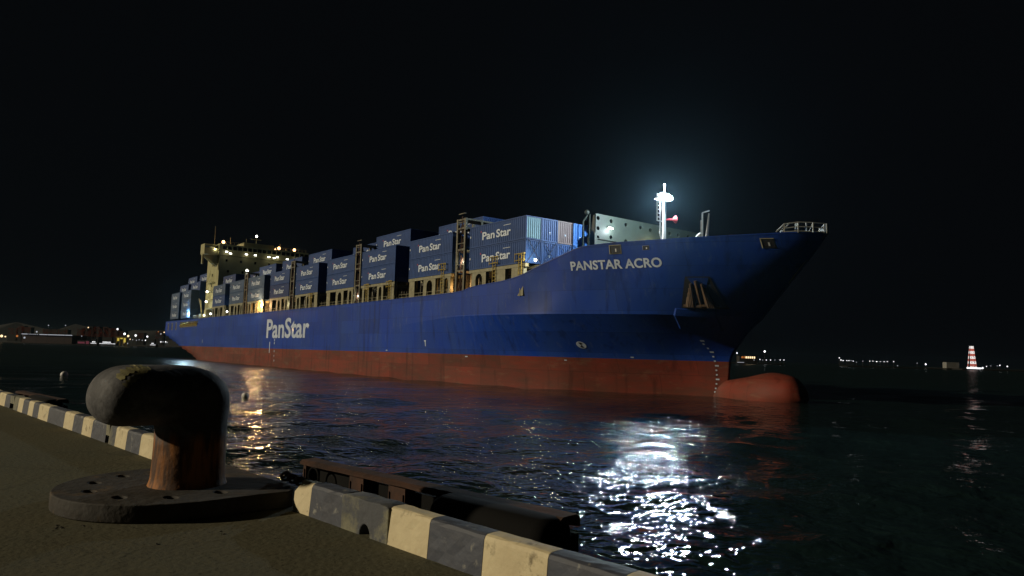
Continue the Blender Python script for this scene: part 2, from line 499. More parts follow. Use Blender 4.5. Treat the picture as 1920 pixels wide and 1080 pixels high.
def build_kerbs():
    rng = random.Random(11)
    def root(label):
        r = empty('quay_kerb', K0, QROT)
        r.scale = (Q, Q, Q)
        return tag(r, label, 'kerb')
    near = root('black and cream striped concrete kerb running right from the bollard to the bottom edge')
    e = .0015
    # slanted first block beside the bollard recess
    g = MB()
    g.add([(-.03, .0, .0), (.147 - e, 0, 0), (.147 - e, .012, .15), (-.055, .02, .10),
           (.147 - e, .03, .17), (-.02, .06, .165), (.147 - e, .119, .16), (.0, .119, .15), (.147 - e, .121, -.05), (.0, .121, -.05)],
          [(0, 1, 2, 3), (3, 2, 4, 5), (5, 4, 6, 7), (7, 6, 8, 9), (0, 3, 5, 7, 9), (1, 8, 6, 4, 2)])
    g.build('kerb_block', M['kerb_cream'], near)
    kerb_block(.147, .475 - e, M['kerb_black'], near, rng)
    # patched concrete piece with an arched drain hole
    arch = [(.475, -.01), (.475, .15), (.485, .163), (.60, .167), (.70, .162), (.80, .167), (.862, .163), (.873 - e, .156), (.873 - e, -.01), (.735, -.01)]
    arch += [(.685 + .05 * math.cos(a), .062 * math.sin(a)) for a in [R(x) for x in range(0, 181, 20)]] + [(.635, -.01)]
    c = bpy.data.curves.new('p', 'CURVE'); c.dimensions = '2D'; c.fill_mode = 'BOTH'; c.extrude = .055; c.bevel_depth = .006; c.bevel_resolution = 1
    sp = c.splines.new('POLY'); sp.points.add(len(arch) - 1)
    for i, (x, y) in enumerate(arch): sp.points[i].co = (x, y, 0, 1)
    sp.use_cyclic_u = True
    me = mesh_of(c, 'kerb_block'); me.transform(Matrix.Rotation(R(90), 4, 'X')); me.transform(Matrix.Translation((0, .060, 0)))
    me.materials.clear(); me.materials.append(M['kerb_grey'])
    tag(link('kerb_block', me, near), 'bare grey patched kerb piece with an arched drain hole')
    cuts = [.873, 1.174, 1.526, 1.875, 2.22, 2.57, 2.92, 3.27, 3.62, 3.97, 4.3, 4.65, 5.0]
    for i, (a, b) in enumerate(zip(cuts, cuts[1:])):
        kerb_block(a + e, b - e, M['kerb_cream' if i % 2 == 0 else 'kerb_black'], near, rng)
    far = root('black and cream striped concrete kerb behind the bollard on the left, receding along the quay')
    segs = [(-8.6, -8.17, 'kerb_cream'), (-8.17, -7.83, 'kerb_black'), (-7.6, -7.33, 'kerb_grey'), (-7.33, -7.05, 'kerb_cream'), (-7.05, -6.74, 'kerb_black'),
            (-6.74, -6.48, 'kerb_cream'), (-6.48, -6.2, 'kerb_black'), (-6.2, -5.73, 'kerb_cream'), (-5.73, -5.03, 'kerb_black'), (-5.03, -4.67, 'kerb_cream'),
            (-4.67, -4.33, 'kerb_black'), (-4.33, -4.0, 'kerb_cream'), (-4.0, -3.55, 'kerb_black'), (-3.45, -3.27, 'kerb_grey'), (-3.27, -2.97, 'kerb_cream'),
            (-2.97, -2.62, 'kerb_black'), (-2.62, -2.27, 'kerb_cream'), (-2.27, -1.95, 'kerb_black'), (-1.95, -1.62, 'kerb_cream'),
            (-7.83, -7.6, 'hole'), (-3.55, -3.45, 'hole')]
    x = -8.6
    k = 0
    while x > -60:
        segs.append((x - .35, x, 'kerb_black' if k % 2 == 0 else 'kerb_cream')); x -= .35; k += 1
    for a, b, mm in segs:
        if mm == 'hole':
            g = MB(); g.box(a, b, .006, .12, .07, .168); g.build('kerb_block', M['kerb_grey'], far)
        else:
            kerb_block(a + e, b - e, M[mm], far, rng)
build_kerbs()

# ------------------------------------------------------------------ bollard
def build_bollard():
    cx, cy = -.655, -.345
    r = empty('mooring_bollard', K0, QROT); r.scale = (Q, Q, Q)
    tag(r, 'big black hook shaped mooring bollard on a flat iron base plate with a rusty neck', 'bollard')
    # base plate with slotted bolt holes
    bx, by, br = -.715, -.41, .595
    out = [(bx + br, .06), (bx + br, by)]
    out = [(bx + br * math.cos(R(a)), by + br * math.sin(R(a))) for a in range(0, -181, -6)]
    out = [(bx + br + .02, .0), (bx + br + .0, -.12)] + out + [(bx - br, -.12), (bx - br + .03, .10), (bx + br - .06, .10)]
    holes = []
    hp = []
    for a in (15, -20, -55, -92, -128, -160, 165):
        hx, hy = bx + .43 * math.cos(R(a)), by + .43 * math.sin(R(a))
        hp.append((hx, hy))
        holes.append(circ(hx, hy, .040, 14, .058))
    me = plate_with_holes(out, holes, .076, .008)
    me.transform(Matrix.Translation((0, 0, .038 + .008 + .002)))
    me.materials.clear(); me.materials.append(M['plate'])
    link('base_plate', me, r)
    for hx, hy in hp:
        g = MB(); g.cyl((hx, hy, .002), (hx, hy, .035), .022, 6); g.build('bolt', M['dark'], r)
    # body: neck, flared foot and hooked head fused with a remesh
    g = MB()
    foot = [(.228, .075), (.212, .10), (.203, .13), (.200, .20), (.197, .30), (.197, .45), (.20, .62)]
    n = 40
    vs = []; fs = []
    for rr, z in foot:
        for i in range(n):
            a = 2 * math.pi * i / n
            vs.append((cx + rr * math.cos(a), cy + rr * math.sin(a), z))
    for j in range(len(foot) - 1):
        for i in range(n):
            fs.append((j * n + i, j * n + (i + 1) % n, (j + 1) * n + (i + 1) % n, (j + 1) * n + i))
    fs += [tuple(range(n))[::-1], tuple(range(len(foot) * n - n, len(foot) * n))]
    g.add(vs, fs)
    # head: superellipsoid sections swept landward, sections are in the x-z plane
    secs = []
    K = 34
    for k in range(K + 1):
        u = -.205 + .755 * (1 - math.cos(math.pi * k / K)) / 2      # distance landward of the neck axis
        if u < 0: wd_ = .20 * max(.03, 1 - (u / .205) ** 2) ** .5
        elif u < .28: wd_ = .20 + .065 * (3 * (u / .28) ** 2 - 2 * (u / .28) ** 3)
        else: wd_ = .265
        if u < 0: wd_ = max(wd_, .02)
        top = .785 if u > .10 else .785 - .20 * (1 - max(0, 1 - ((.10 - u) / .306) ** 2) ** .5)
        top -= .018 * max(0, (u - .35) / .23)
        bot = .445
        e = 1.0
        if u > .38: e = max(.02, 1 - ((u - .38) / .1705) ** 2.3) ** .5
        zc = (top + bot) / 2 - .01 * (1 - e)
        secs.append((-u, max(.01, wd_ * (e ** .9)), max(.01, (top - bot) / 2 * e), zc))
    vs = []; fs = []
    n = 36
    for (y, rx, rz, zc) in secs:
        for i in range(n):
            a = 2 * math.pi * i / n
            ca, sa = math.cos(a), math.sin(a)
            p = 2 / 2.25
            vs.append((cx + rx * math.copysign(abs(ca) ** p, ca), cy + y, zc + rz * math.copysign(abs(sa) ** p, sa)))
    for j in range(len(secs) - 1):
        for i in range(n):
            fs.append((j * n + i, j * n + (i + 1) % n, (j + 1) * n + (i + 1) % n, (j + 1) * n + i))
    fs += [tuple(range(n))[::-1], tuple(range(K * n, K * n + n))]
    g.add(vs, fs)
    tmp = g.build('tmp_body', None)
    md = tmp.modifiers.new('r', 'REMESH'); md.mode = 'VOXEL'; md.voxel_size = .012; md.use_smooth_shade = True
    sm = tmp.modifiers.new('s', 'SMOOTH'); sm.factor = .5; sm.iterations = 14
    dg = bpy.context.evaluated_depsgraph_get()
    me = bpy.data.meshes.new_from_object(tmp.evaluated_get(dg), depsgraph=dg)
    bpy.data.objects.remove(tmp)
    me.polygons.foreach_set('use_smooth', [True] * len(me.polygons))
    # black paint with the head's shadow painted in, worn rust on the lower neck
    Mb = M['iron'].copy(); Mb.name = 'bollard_black_paint_shade_rusted_neck'
    t = Mb.node_tree; p = t.nodes['Principled BSDF']
    src = p.inputs['Base Color'].links[0].from_socket
    tc = [nn for nn in t.nodes if nn.type == 'TEX_COORD'][0]
    sx = N(t, 'ShaderNodeSeparateXYZ'); t.links.new(tc.outputs['Object'], sx.inputs[0])
    nz = N(t, 'ShaderNodeTexNoise'); nz.inputs['Scale'].default_value = 9; nz.inputs['Detail'].default_value = 5
    mp = N(t, 'ShaderNodeMapping'); mp.inputs['Scale'].default_value = (3, 3, .5)
    t.links.new(tc.outputs['Object'], mp.inputs[0]); t.links.new(mp.outputs[0], nz.inputs['Vector'])
    ad = N(t, 'ShaderNodeMath', operation='MULTIPLY_ADD'); ad.inputs[1].default_value = .10; t.links.new(nz.outputs[0], ad.inputs[0]); t.links.new(sx.outputs[2], ad.inputs[2])
    mr = N(t, 'ShaderNodeMapRange'); mr.inputs[1].default_value = .38; mr.inputs[2].default_value = .46; mr.inputs[3].default_value = 1; mr.inputs[4].default_value = 0
    t.links.new(ad.outputs[0], mr.inputs[0])
    rc = N(t, 'ShaderNodeMix', data_type='RGBA'); rc.inputs[6].default_value = (.30, .115, .025, 1); rc.inputs[7].default_value = (.07, .032, .016, 1)
    r2 = N(t, 'ShaderNodeMapRange'); r2.inputs[1].default_value = .4; r2.inputs[2].default_value = .6; t.links.new(nz.outputs[0], r2.inputs[0]); t.links.new(r2.outputs[0], rc.inputs[0])
    mx = N(t, 'ShaderNodeMix', data_type='RGBA'); t.links.new(mr.outputs[0], mx.inputs[0]); t.links.new(src, mx.inputs[6]); t.links.new(rc.outputs[2], mx.inputs[7])
    t.links.new(mx.outputs[2], p.inputs['Base Color'])
    me.materials.clear(); me.materials.append(Mb)
    body = link('bollard_body', me, r)
    # faded yellow painted mark on the landward top of the head
    from mathutils.bvhtree import BVHTree
    bv = BVHTree.FromPolygons([v.co.copy() for v in me.vertices], [tuple(p.vertices) for p in me.polygons])
    strokes = [[(-.33, .772), (-.38, .764), (-.43, .745), (-.465, .712)], [(-.30, .776), (-.345, .752), (-.38, .728), (-.42, .70), (-.445, .675)],
               [(-.30, .776), (-.33, .765), (-.36, .772)]]
    g = MB()
    for st in strokes:
        pts = []
        for a, b in zip(st, st[1:]):
            for k in range(6):
                pts.append(Vector(a).lerp(Vector(b), k / 6))
        pts.append(Vector(st[-1]))
        row = []
        for i, pnt in enumerate(pts):
            d = (pts[min(i + 1, len(pts) - 1)] - pts[max(i - 1, 0)]).normalized()
            nn = Vector((-d.y, d.x))
            wd = .013 + .004 * math.sin(i * 1.7)
            for sgn in (-1, 0, 1):
                pp = pnt + nn * wd * sgn
                hit = bv.ray_cast(Vector((cx + 1.0, cy + pp.x, pp.y)), Vector((-1, 0, 0)))
                row.append((hit[0] + hit[1] * .0025) if hit[0] else Vector((cx, cy + pp.x, .74)))
        g.add(row, [(3 * i + j, 3 * i + 3 + j, 3 * i + 4 + j, 3 * i + 1 + j) for i in range(len(pts) - 1) for j in (0, 1)])
    tag(g.build('painted_mark', mat('faded_yellow_mark', (.34, .31, .13), .6, c2=(.12, .11, .06), scale=14, amount=1), body, smooth=True), 'faded yellow painted mark')
build_bollard()

# ------------------------------------------------------------------ mooring chain scraps by the recess
def build_chain():
    r = empty('rusty_chain', K0, QROT); r.scale = (Q, Q, Q)
    tag(r, 'short rusty chain lying in the gap between the bollard base and the striped kerb', 'chain')
    pts = [(-.40, .13), (-.35, .115), (-.30, .125), (-.25, .11), (-.20, .12), (-.15, .105), (-.105, .12), (-.06, .10), (-.02, .075)]
    rng = random.Random(2)
    for i, (x, y) in enumerate(pts):
        g = MB()
        n = 12; ring = []
        ang = math.atan2(pts[min(i + 1, 8)][1] - y, .05)
        tilt = R(75) if i % 2 else R(15)
        for k in range(n + 1):
            a = 2 * math.pi * k / n
            u, v = .038 * math.cos(a), .022 * math.sin(a)
            ring.append((x + u * math.cos(ang) - v * math.cos(tilt) * math.sin(ang), y + u * math.sin(ang) + v * math.cos(tilt) * math.cos(ang), .125 + v * math.sin(tilt) + rng.uniform(0, .01)))
        g.tube(ring, .008, 6)
        g.build('chain_link', M['rust'], r)
build_chain()

# ------------------------------------------------------------------ dock fenders
def build_fender(s0, s1, label, n0, zt_, ups, bigend):
    r = empty('dock_fender', K0, QROT); r.scale = (Q, Q, Q)
    tag(r, label, 'fender', 'steel framed rubber fenders hung on the quay wall')
    g = MB()
    ztp = zt_
    # sagging worn timber-like top beam
    n = 14; vs = []; rng = random.Random(4)
    for i in range(n + 1):
        s = s0 + (s1 - s0) * i / n
        z = ztp + .035 * (i / n)
        for (y, zz) in ((n0 - .02, -.022), (n0 - .025, -.004), (n0 + .0, .012), (n0 + .11, .014), (n0 + .14, 0), (n0 + .14, -.05)):
            vs.append((s, y + rng.uniform(-.003, .003), z + zz + rng.uniform(-.003, .003)))
    fs = [(i * 6 + j, i * 6 + 6 + j, i * 6 + 7 + j, i * 6 + 1 + j) for i in range(n) for j in range(5)] + [tuple(range(6)), tuple(range(n * 6, n * 6 + 6))[::-1]]
    g.add(vs, fs)
    g.build('top_beam', M['rust'], r)
    for (a, b) in ups:
        g = MB(); g.box(a, b, n0 + .01, n0 + .09, ztp - .62, ztp - .02)
        g.box(a + .012, a + .02, n0 - .0, n0 + .01, ztp - .6, ztp - .06); g.box(b - .02, b - .012, n0 - .0, n0 + .01, ztp - .6, ztp - .06)
        g.build('upright', M['rust'], r)
    g = MB(); g.box(s0, s1, n0 + .10, n0 + .13, ztp - .95, ztp - .05); g.build('backing_panel', M['rubber'], r)
    g = MB(); g.box(s0, s1, n0 + .0, n0 + .09, ztp - .72, ztp - .64); g.build('lower_beam', M['rust'], r)
    if bigend:
        a, b = bigend
        prof = []
        g = MB()
        # rubber buffer with rounded end, lying along the frame
        rr = .15; cz = ztp - .10; yy = n0 - .06
        secs = [(a, rr * .9), (a + .03, rr), (b - .08, rr), (b - .03, rr * .93), (b - .008, rr * .75), (b, rr * .4)]
        vs = []; fs = []
        for (s, q) in secs:
            for i in range(24):
                t = 2 * math.pi * i / 24
                c, sn = math.cos(t), math.sin(t)
                vs.append((s, yy + q * math.copysign(abs(c) ** .7, c), cz + q * math.copysign(abs(sn) ** .7, sn)))
        for j in range(len(secs) - 1):
            for i in range(24):
                fs.append((j * 24 + i, j * 24 + (i + 1) % 24, j * 24 + 24 + (i + 1) % 24, j * 24 + 24 + i))
        fs += [tuple(range(24))[::-1], tuple(range(len(secs) * 24 - 24, len(secs) * 24))]
        g.add(vs, fs)
        g.build('rubber_buffer', M['rubber'], r, smooth=True)
    # hose loop hanging at the left end
    g = MB()
    pts = [(s0 + .20 + .075 * math.cos(R(a)), n0 - .01, ztp - .10 + .075 * math.sin(R(a))) for a in range(0, 361, 24)]
    g.tube(pts, .009, 6); g.build('rubber_ring', M['rubber'], r)
    # legs that carry the frame from the wall
    for s in (s0 + .1, (s0 + s1) / 2, s1 - .2):
        g = MB(); g.box(s, s + .12, .135, n0 + .02, ztp - .60, ztp - .48)
        g.build('wall_bracket', M['rust'], r)

build_fender(-1.58, 1.18, 'rusty steel framed dock fender with thick black rubber end beyond the right kerb', .90, .005,
             [(-1.58, -1.54), (-.90, -.72), (-.41, -.22), (.08, .28), (.62, .78)], (.30, 1.20))
build_fender(-11.9, -8.9, 'low dark dock fender beyond the far kerb at the left edge', .80, -.02,
             [(-11.9, -11.85), (-11.4, -11.3), (-10.9, -10.75), (-10.4, -10.2), (-9.6, -9.4)], (-10.1, -8.9))

# ------------------------------------------------------------------ the ship
def herm(xs, ys):
    xs = [float(x) for x in xs]; ys = [float(y) for y in ys]; n = len(xs)
    h = [xs[i + 1] - xs[i] for i in range(n - 1)]; dl = [(ys[i + 1] - ys[i]) / h[i] for i in range(n - 1)]
    mm = [dl[0]] + [0 if dl[i - 1] * dl[i] <= 0 else 2 * dl[i - 1] * dl[i] / (dl[i - 1] + dl[i]) for i in range(1, n - 1)] + [dl[-1]]
    def f(x):
        if x <= xs[0]: return ys[0]
        if x >= xs[-1]: return ys[-1]
        i = 0
        while x > xs[i + 1]: i += 1
        t = (x - xs[i]) / h[i]
        return (1 + 2 * t) * (1 - t) ** 2 * ys[i] + t * (1 - t) ** 2 * h[i] * mm[i] + t * t * (3 - 2 * t) * ys[i + 1] + t * t * (t - 1) * h[i] * mm[i + 1]
    return f
stem = herm([-2, 0, 2, 4, 6.2, 9.6, 13.3, 16.3, 17], [17.5, 17.6, 17.8, 18.0, 19.4, 22.5, 26.2, 28.9, 29.3])
Wd = herm([0, 1.5, 4, 8, 12, 17, 32, 45, 58], [.12, .8, 2.0, 4.6, 7.3, 10.2, 13.7, 14.8, 15.2])
Kd = herm([0, 1, 3.3, 7.7, 13.7, 20, 30, 40], [.15, 2.0, 5.2, 9.0, 12.0, 14.3, 15.2, 15.2])
Dd = herm([0, 1.6, 4, 7.5, 9.8, 14, 18, 22, 28, 40], [.2, 2.2, 4.4, 7.3, 8.9, 10.7, 12.4, 14.0, 15.2, 15.2])
zk = herm([-60, -45, -41.5, -34, -24, -12.7, 2, 30], [4.6, 5.2, 6.0, 7.5, 8.5, 9.0, 8.9, 8.7])
zt = herm([-205, -60, -23, -14, -11, -4, -1, 2, 5.6, 8.5, 12, 18, 29.3], [12.0, 12.0, 12.1, 12.25, 12.7, 13.05, 13.4, 14.3, 15.4, 16.2, 16.4, 16.45, 16.95])
ZB = 3.95

def hb(a, z):
    d = stem(z) - a
    if d < 0: return 0.05
    k = zk(a)
    if z < k:
        g = max(z, 0) / k; g = g ** 2.0
        b = (1 - g) * Wd(d) + g * Kd(d)
    else:
        t = (z - k) / (zt(a) - k); b = (1 - t) * Kd(d) + t * Dd(d)
    if a < -156:
        zl = (-156 - a) / 46 * 7.5
        if z < zl: b = max(.3, b - (zl - z) * 2.6)
    return b

SHIP = Vector((13.531, 92.743, 0))
SROT = math.atan2(-0.80119, 0.59840)
ship = empty('container_ship', SHIP, SROT)
tag(ship, 'large blue container ship with red lower hull and cream bridge house, passing behind the quay', 'container ship')

def stations(z_at):
    """a values from stern to stem for a level whose height is z_at(a)"""
    # find stem end
    a = 29.3
    for _ in range(30):
        a = stem(z_at(a))
    body = [-202, -199, -195, -190, -185, -180, -175, -170, -165, -160, -156, -150] + list(range(-140, -60, 10)) + [-60]
    n = 96
    fwd = [-60 + (a + 60) * (1 - (1 - i / n) ** 1.6) for i in range(1, n + 1)]
    return body + fwd

def hull_strip(levels, name, mt, closed_top=False, sharp_first=False):
    rows = []
    for zf in levels:
        st = stations(zf)
        rows.append([(a, hb(a, zf(a) if a > -60 or True else 0), zf(a)) for a in st])
        # the last one sits on the stem
        a, b, z = rows[-1][-1]
        rows[-1][-1] = (a, 0.0, z)
    n = len(rows[0])
    g = MB()
    for sgn in (-1, 1):
        vs = [(a, sgn * b, z) for r_ in rows for (a, b, z) in r_]
        fs = []
        for j in range(len(rows) - 1):
            for i in range(n - 1):
                f = (j * n + i, j * n + i + 1, (j + 1) * n + i + 1, (j + 1) * n + i)
                fs.append(f if sgn < 0 else f[::-1])
        g.add(vs, fs)
    # transom
    tv = [(r_[0][0], -r_[0][1], r_[0][2]) for r_ in rows] + [(r_[0][0], r_[0][1], r_[0][2]) for r_ in rows]
    k = len(rows)
    g.add(tv, [(j, j + 1, k + j + 1, k + j) for j in range(k - 1)])
    me = bpy.data.meshes.new(name)
    me.from_pydata(g.v, [], g.f)
    me.polygons.foreach_set('use_smooth', [True] * len(me.polygons))
    me.materials.append(mt)
    return link(name, me, ship)

low = [lambda a, t=t: -1.5 + (ZB + 1.5) * t for t in (0, .12, .28, .45, .65, .85, 1.0)]
hull_strip(low, 'red_lower_hull', M['boot'])
midl = [lambda a, t=t: ZB + (zk(a) - ZB) * t for t in (0, .1, .22, .35, .5, .62, .74, .84, .93, 1.0)]
upl = [lambda a, t=t: zk(a) + (zt(a) - zk(a)) * t for t in (0, .12, .25, .38, .5, .62, .75, .88, 1.0)]
# lower and upper blue plating are separate strips inside one mesh so that the knuckle stays a crisp edge
h1 = hull_strip(midl, 'tmp1', M['hull']); h2 = hull_strip(upl, 'blue_hull', M['hull'])
bm = bmesh.new(); bm.from_mesh(h2.data); bm.from_mesh(h1.data); bm.to_mesh(h2.data); bm.free()
h2.data.polygons.foreach_set('use_smooth', [True] * len(h2.data.polygons))
bpy.data.objects.remove(h1)

# bulwark inside, rail cap and decks
def strip_from(top, bot, inset, name, mt):
    g = MB(); vs = []
    st = [a for a in stations(zt)]
    n = len(st)
    for sgn in (-1, 1):
        v = []
        for a in st:
            z = zt(a); b = max(0, hb(a, z))
            bi = max(0, b - inset); bl = max(0, min(bi, hb(min(a, stem(z - 1.1) - .01), z - 1.1) - inset))
            if a > stem(z - 1.1): bl = 0
            v += [(a, sgn * b, z), (a, sgn * (b + .05), z + .0), (a, sgn * (b + .05), z + .12), (a, sgn * bi, z + .12), (min(a, stem(z - 1.1)), sgn * bl, z - 1.1)]
        fs = [(i * 5 + j, i * 5 + 5 + j, i * 5 + 6 + j, i * 5 + 1 + j) for i in range(n - 1) for j in range(4)]
        g.add(v, fs)
    return g.build(name, mt, ship)
strip_from(0, 0, .22, 'bulwark_rail', M['hull'])

def deck(zf, a0, a1, name):
    g = MB()
    A_ = [a0 + (a1 - a0) * i / 60 for i in range(61)]
    vs = []
    for a in A_:
        z = zf(a); b = max(0.0, hb(min(a, stem(z) - .01), z) - .1)
        vs += [(a, -b, z), (a, b, z)]
    g.add(vs, [(2 * i, 2 * i + 2, 2 * i + 3, 2 * i + 1) for i in range(60)])
    return g.build(name, M['deck'], ship)
deck(lambda a: 11.15, -201.8, -1.0, 'main_deck')
deck(lambda a: min(15.3, zt(a) - 1.05), -1.0, 28.2, 'forecastle_deck')
g = MB(); g.box(-1.05, -.95, -15.0, 15.0, 11.1, 13.0); g.build('forecastle_bulkhead', M['stan'], ship)

# bulbous bow
g = MB()
secs = herm([8, 13, 15, 17, 18, 20, 23.3, 25.5, 26.7, 26.95], [.7, .8, .75, .75, 1.0, 1.7, 2.25, 1.8, .8, .05])
top = herm([8, 13, 17, 17.8, 20, 23.3, 25.3, 26.5, 26.95], [1.0, 1.4, 1.85, 1.95, 2.35, 2.95, 2.65, 1.6, .2])
st = [8 + (26.95 - 8) * (1 - (1 - i / 40) ** 1.5) for i in range(41)]
n = 28; vs = []
for a in st:
    T = top(a); W = secs(a); zb_ = -2.2 + 1.9 * max(0, (a - 22) / 4.42) ** 2
    zc = (T + zb_) / 2; rz = max(.02, (T - zb_) / 2)
    for i in range(n):
        t = 2 * math.pi * i / n
        vs.append((a, W * math.cos(t), zc + rz * math.sin(t)))
fs = [(j * n + i, j * n + (i + 1) % n, j * n + n + (i + 1) % n, j * n + n + i) for j in range(40) for i in range(n)]
fs.append(tuple(range(40 * n, 41 * n)))
g.add(vs, fs); g.build('bulbous_bow', M['boot'], ship, smooth=True)

# --- things fixed on the hull side
def on_hull(a, z, off=.03):
    b = hb(a, z)
    e = .25
    da = (hb(a + e, z) - hb(a - e, z)) / (2 * e); dz = (hb(a, z + e) - hb(a, z - e)) / (2 * e)
    nn = Vector((-da, -1, -dz)); nn = Vector((-da, -1.0, -dz))
    nn.normalize()
    nn = Vector((nn.x * 1.0, nn.y, nn.z))
    # outward normal of y = -b(a,z): gradient of (-y - b) is (-b_a, -1, -b_z)
    return Vector((a, -b, z)) + nn * off

def hull_text(s, a0, a1, z0, z1, name, offset=0.0, dz=0.0, space=1.0, cuts=0, word=1.0):
    me = text_mesh(s, 1.0, offset, space, word)
    uv = fit(me, a1 - a0, z1 - z0)
    bm = bmesh.new(); bm.from_mesh(me)
    for v, (u, h) in zip(bm.verts, uv):
        v.co = (u, h, 0)
    bmesh.ops.triangulate(bm, faces=bm.faces)
    if cuts:
        long = [e for e in bm.edges if e.calc_length() > .5]
        bmesh.ops.subdivide_edges(bm, edges=long, cuts=cuts)
        bmesh.ops.triangulate(bm, faces=bm.faces)
    for v in bm.verts:
        u, h = v.co.x, v.co.y
        v.co = on_hull(a0 + u, z0 + h + dz * u / (a1 - a0), .05)
    bm.to_mesh(me); bm.free()
    me.materials.clear(); me.materials.append(M['letter'])
    return link(name, me, ship)
tag(hull_text('PANSTAR ACRO', 6.65, 16.5, 13.68, 14.70, 'name_lettering', .028, cuts=1, space=1.03), 'white capital lettering on the bow flare')
tag(hull_text('PanStar', -93.3, -67.8, 6.2, 10.45, 'logo_lettering', .022), 'big white lettering on the side of the hull')

# draft numbers running down the stem, thruster mark, small marks
g = MB()
for i, (a, z) in enumerate([(16.7, 6.1), (16.72, 5.75), (16.85, 5.3), (16.9, 4.9), (16.95, 4.4), (16.98, 3.9), (17.0, 3.4), (17.0, 2.9), (17.0, 2.4), (16.95, 1.9), (16.9, 1.4), (16.8, .9), (16.7, .5)]):
    a0 = a - .35
    p = [on_hull(a0 + dx, z + dz_, .04) for dx, dz_ in ((0, 0), (.16 if i % 3 else .34, 0), (.16 if i % 3 else .34, .16), (0, .16))]
    g.add(p, [(0, 1, 2, 3)])
g.build('draft_marks', M['letter'], ship)['kind'] = 'stuff'
g = MB(); ca, cz, rr = 4.65, 5.45, .5
g.add([on_hull(ca + rr * math.cos(k * math.pi / 12), cz + rr * .8 * math.sin(k * math.pi / 12), .04) for k in range(24)], [tuple(range(24))])
tm_ = g.build('thruster_mark', M['letter'], ship)
g = MB()
for k in (0, 2):
    t0, t1 = math.pi / 2 * k + .9, math.pi / 2 * k + 2.1
    g.add([on_hull(ca, cz, .06)] + [on_hull(ca + rr * .75 * math.cos(t0 + (t1 - t0) * i / 5), cz + rr * .6 * math.sin(t0 + (t1 - t0) * i / 5), .06) for i in range(6)], [tuple(range(7))])
g.build('dark_quadrants', M['dark'], tm_)['kind'] = 'stuff'
g = MB()
for (a, z, w_, h_) in ((-23.3, 4.95, .18, .75), (-23.5, 5.65, .5, .15), (-90.9, 3.0, .4, 2.4), (-87.8, 4.9, .35, .5), (-87.8, 5.6, .35, .5), (-87.6, 3.2, .25, .4), (-87.6, 2.2, .25, .4), (-87.4, 1.2, .25, .4),
                       (-35, 4.15, .5, .14), (-14, 3.6, .5, .14), (2, 3.55, .3, .12), (9, 4.1, .3, .14), (-150, 5.0, .3, .9)):
    g.add([on_hull(a, z, .04), on_hull(a + w_, z, .04), on_hull(a + w_, z + h_, .04), on_hull(a, z + h_, .04)], [(0, 1, 2, 3)])
g.build('load_line_marks', M['letter'], ship)['kind'] = 'stuff'

def patch(c4, off, n=6):
    g_ = MB(); vs_ = []
    for i in range(n + 1):
        for j in range(n + 1):
            u, v = i / n, j / n
            a = (c4[0][0] * (1 - u) + c4[1][0] * u) * (1 - v) + (c4[3][0] * (1 - u) + c4[2][0] * u) * v
            z = (c4[0][1] * (1 - u) + c4[1][1] * u) * (1 - v) + (c4[3][1] * (1 - u) + c4[2][1] * u) * v
            vs_.append(on_hull(a, z, off))
    g_.add(vs_, [(i * (n + 1) + j, (i + 1) * (n + 1) + j, (i + 1) * (n + 1) + j + 1, i * (n + 1) + j + 1) for i in range(n) for j in range(n)])
    return g_
# fairlead openings with rounded frames
def fairlead(a, z, w_, h_, lamp=False):
    f = MB()
    pts = [(-w_, -h_), (w_, -h_), (w_, h_), (-w_, h_)]
    o_ = [on_hull(a + x * 1.18, z + y * 1.18, .05) for x, y in pts]
    i_ = [on_hull(a + x, z + y, .09) for x, y in pts]
    f.add(o_ + i_, [(k, (k + 1) % 4, 4 + (k + 1) % 4, 4 + k) for k in range(4)])
    fr = f.build('fairlead', M['stan'], ship)
    d = MB(); d.add([on_hull(a + x, z + y, .035) for x, y in pts], [(0, 1, 2, 3)])
    d.build('opening', M['dark'], fr)  # dark sheet on the plating stands for the shaded hole
    if lamp:
        l = MB(); l.add([on_hull(a + x, z + y, .06) for x, y in ((.0, -h_ * .6), (.12, -h_ * .6), (.12, h_ * .2), (0, h_ * .2))], [(0, 1, 2, 3)])
        l.build('roller', M['white'], fr)
fairlead(11.9, 15.75, .55, .42, True)
fairlead(15.1, 15.75, .3, .2, True)
fairlead(25.3, 15.9, .45, .42, True)
for a, wd in ((-197.5, .8), (-191.5, .8), (-185.5, .7)):
    fairlead(a, 10.3, wd, 1.0)
# dark sheet painting the shade of the stern mooring deck opening, yellow winches over it
ob = patch([(-180, 9.6), (-158, 9.9), (-156, 11.5), (-180, 11.5)], .04, 8).build('stern_mooring_opening', M['dark'], ship)
g = MB()
for k in range(16):
    a = -179 + k * 1.4
    h_ = random.uniform(.6, 1.3)
    g.add([on_hull(a, 9.9, .08), on_hull(a + .6, 9.9, .08), on_hull(a + .5, 9.9 + h_, .08), on_hull(a + .1, 9.9 + h_, .08)], [(0, 1, 2, 3)])
    p0 = on_hull(a, 10.2, .3); p1 = on_hull(a + 1.2, 10.9 + random.uniform(-.3, .5), .2)
    g.cyl(p0, p1, .12, 6)
g.build('mooring_gear', M['yellow'], ob)['kind'] = 'stuff'

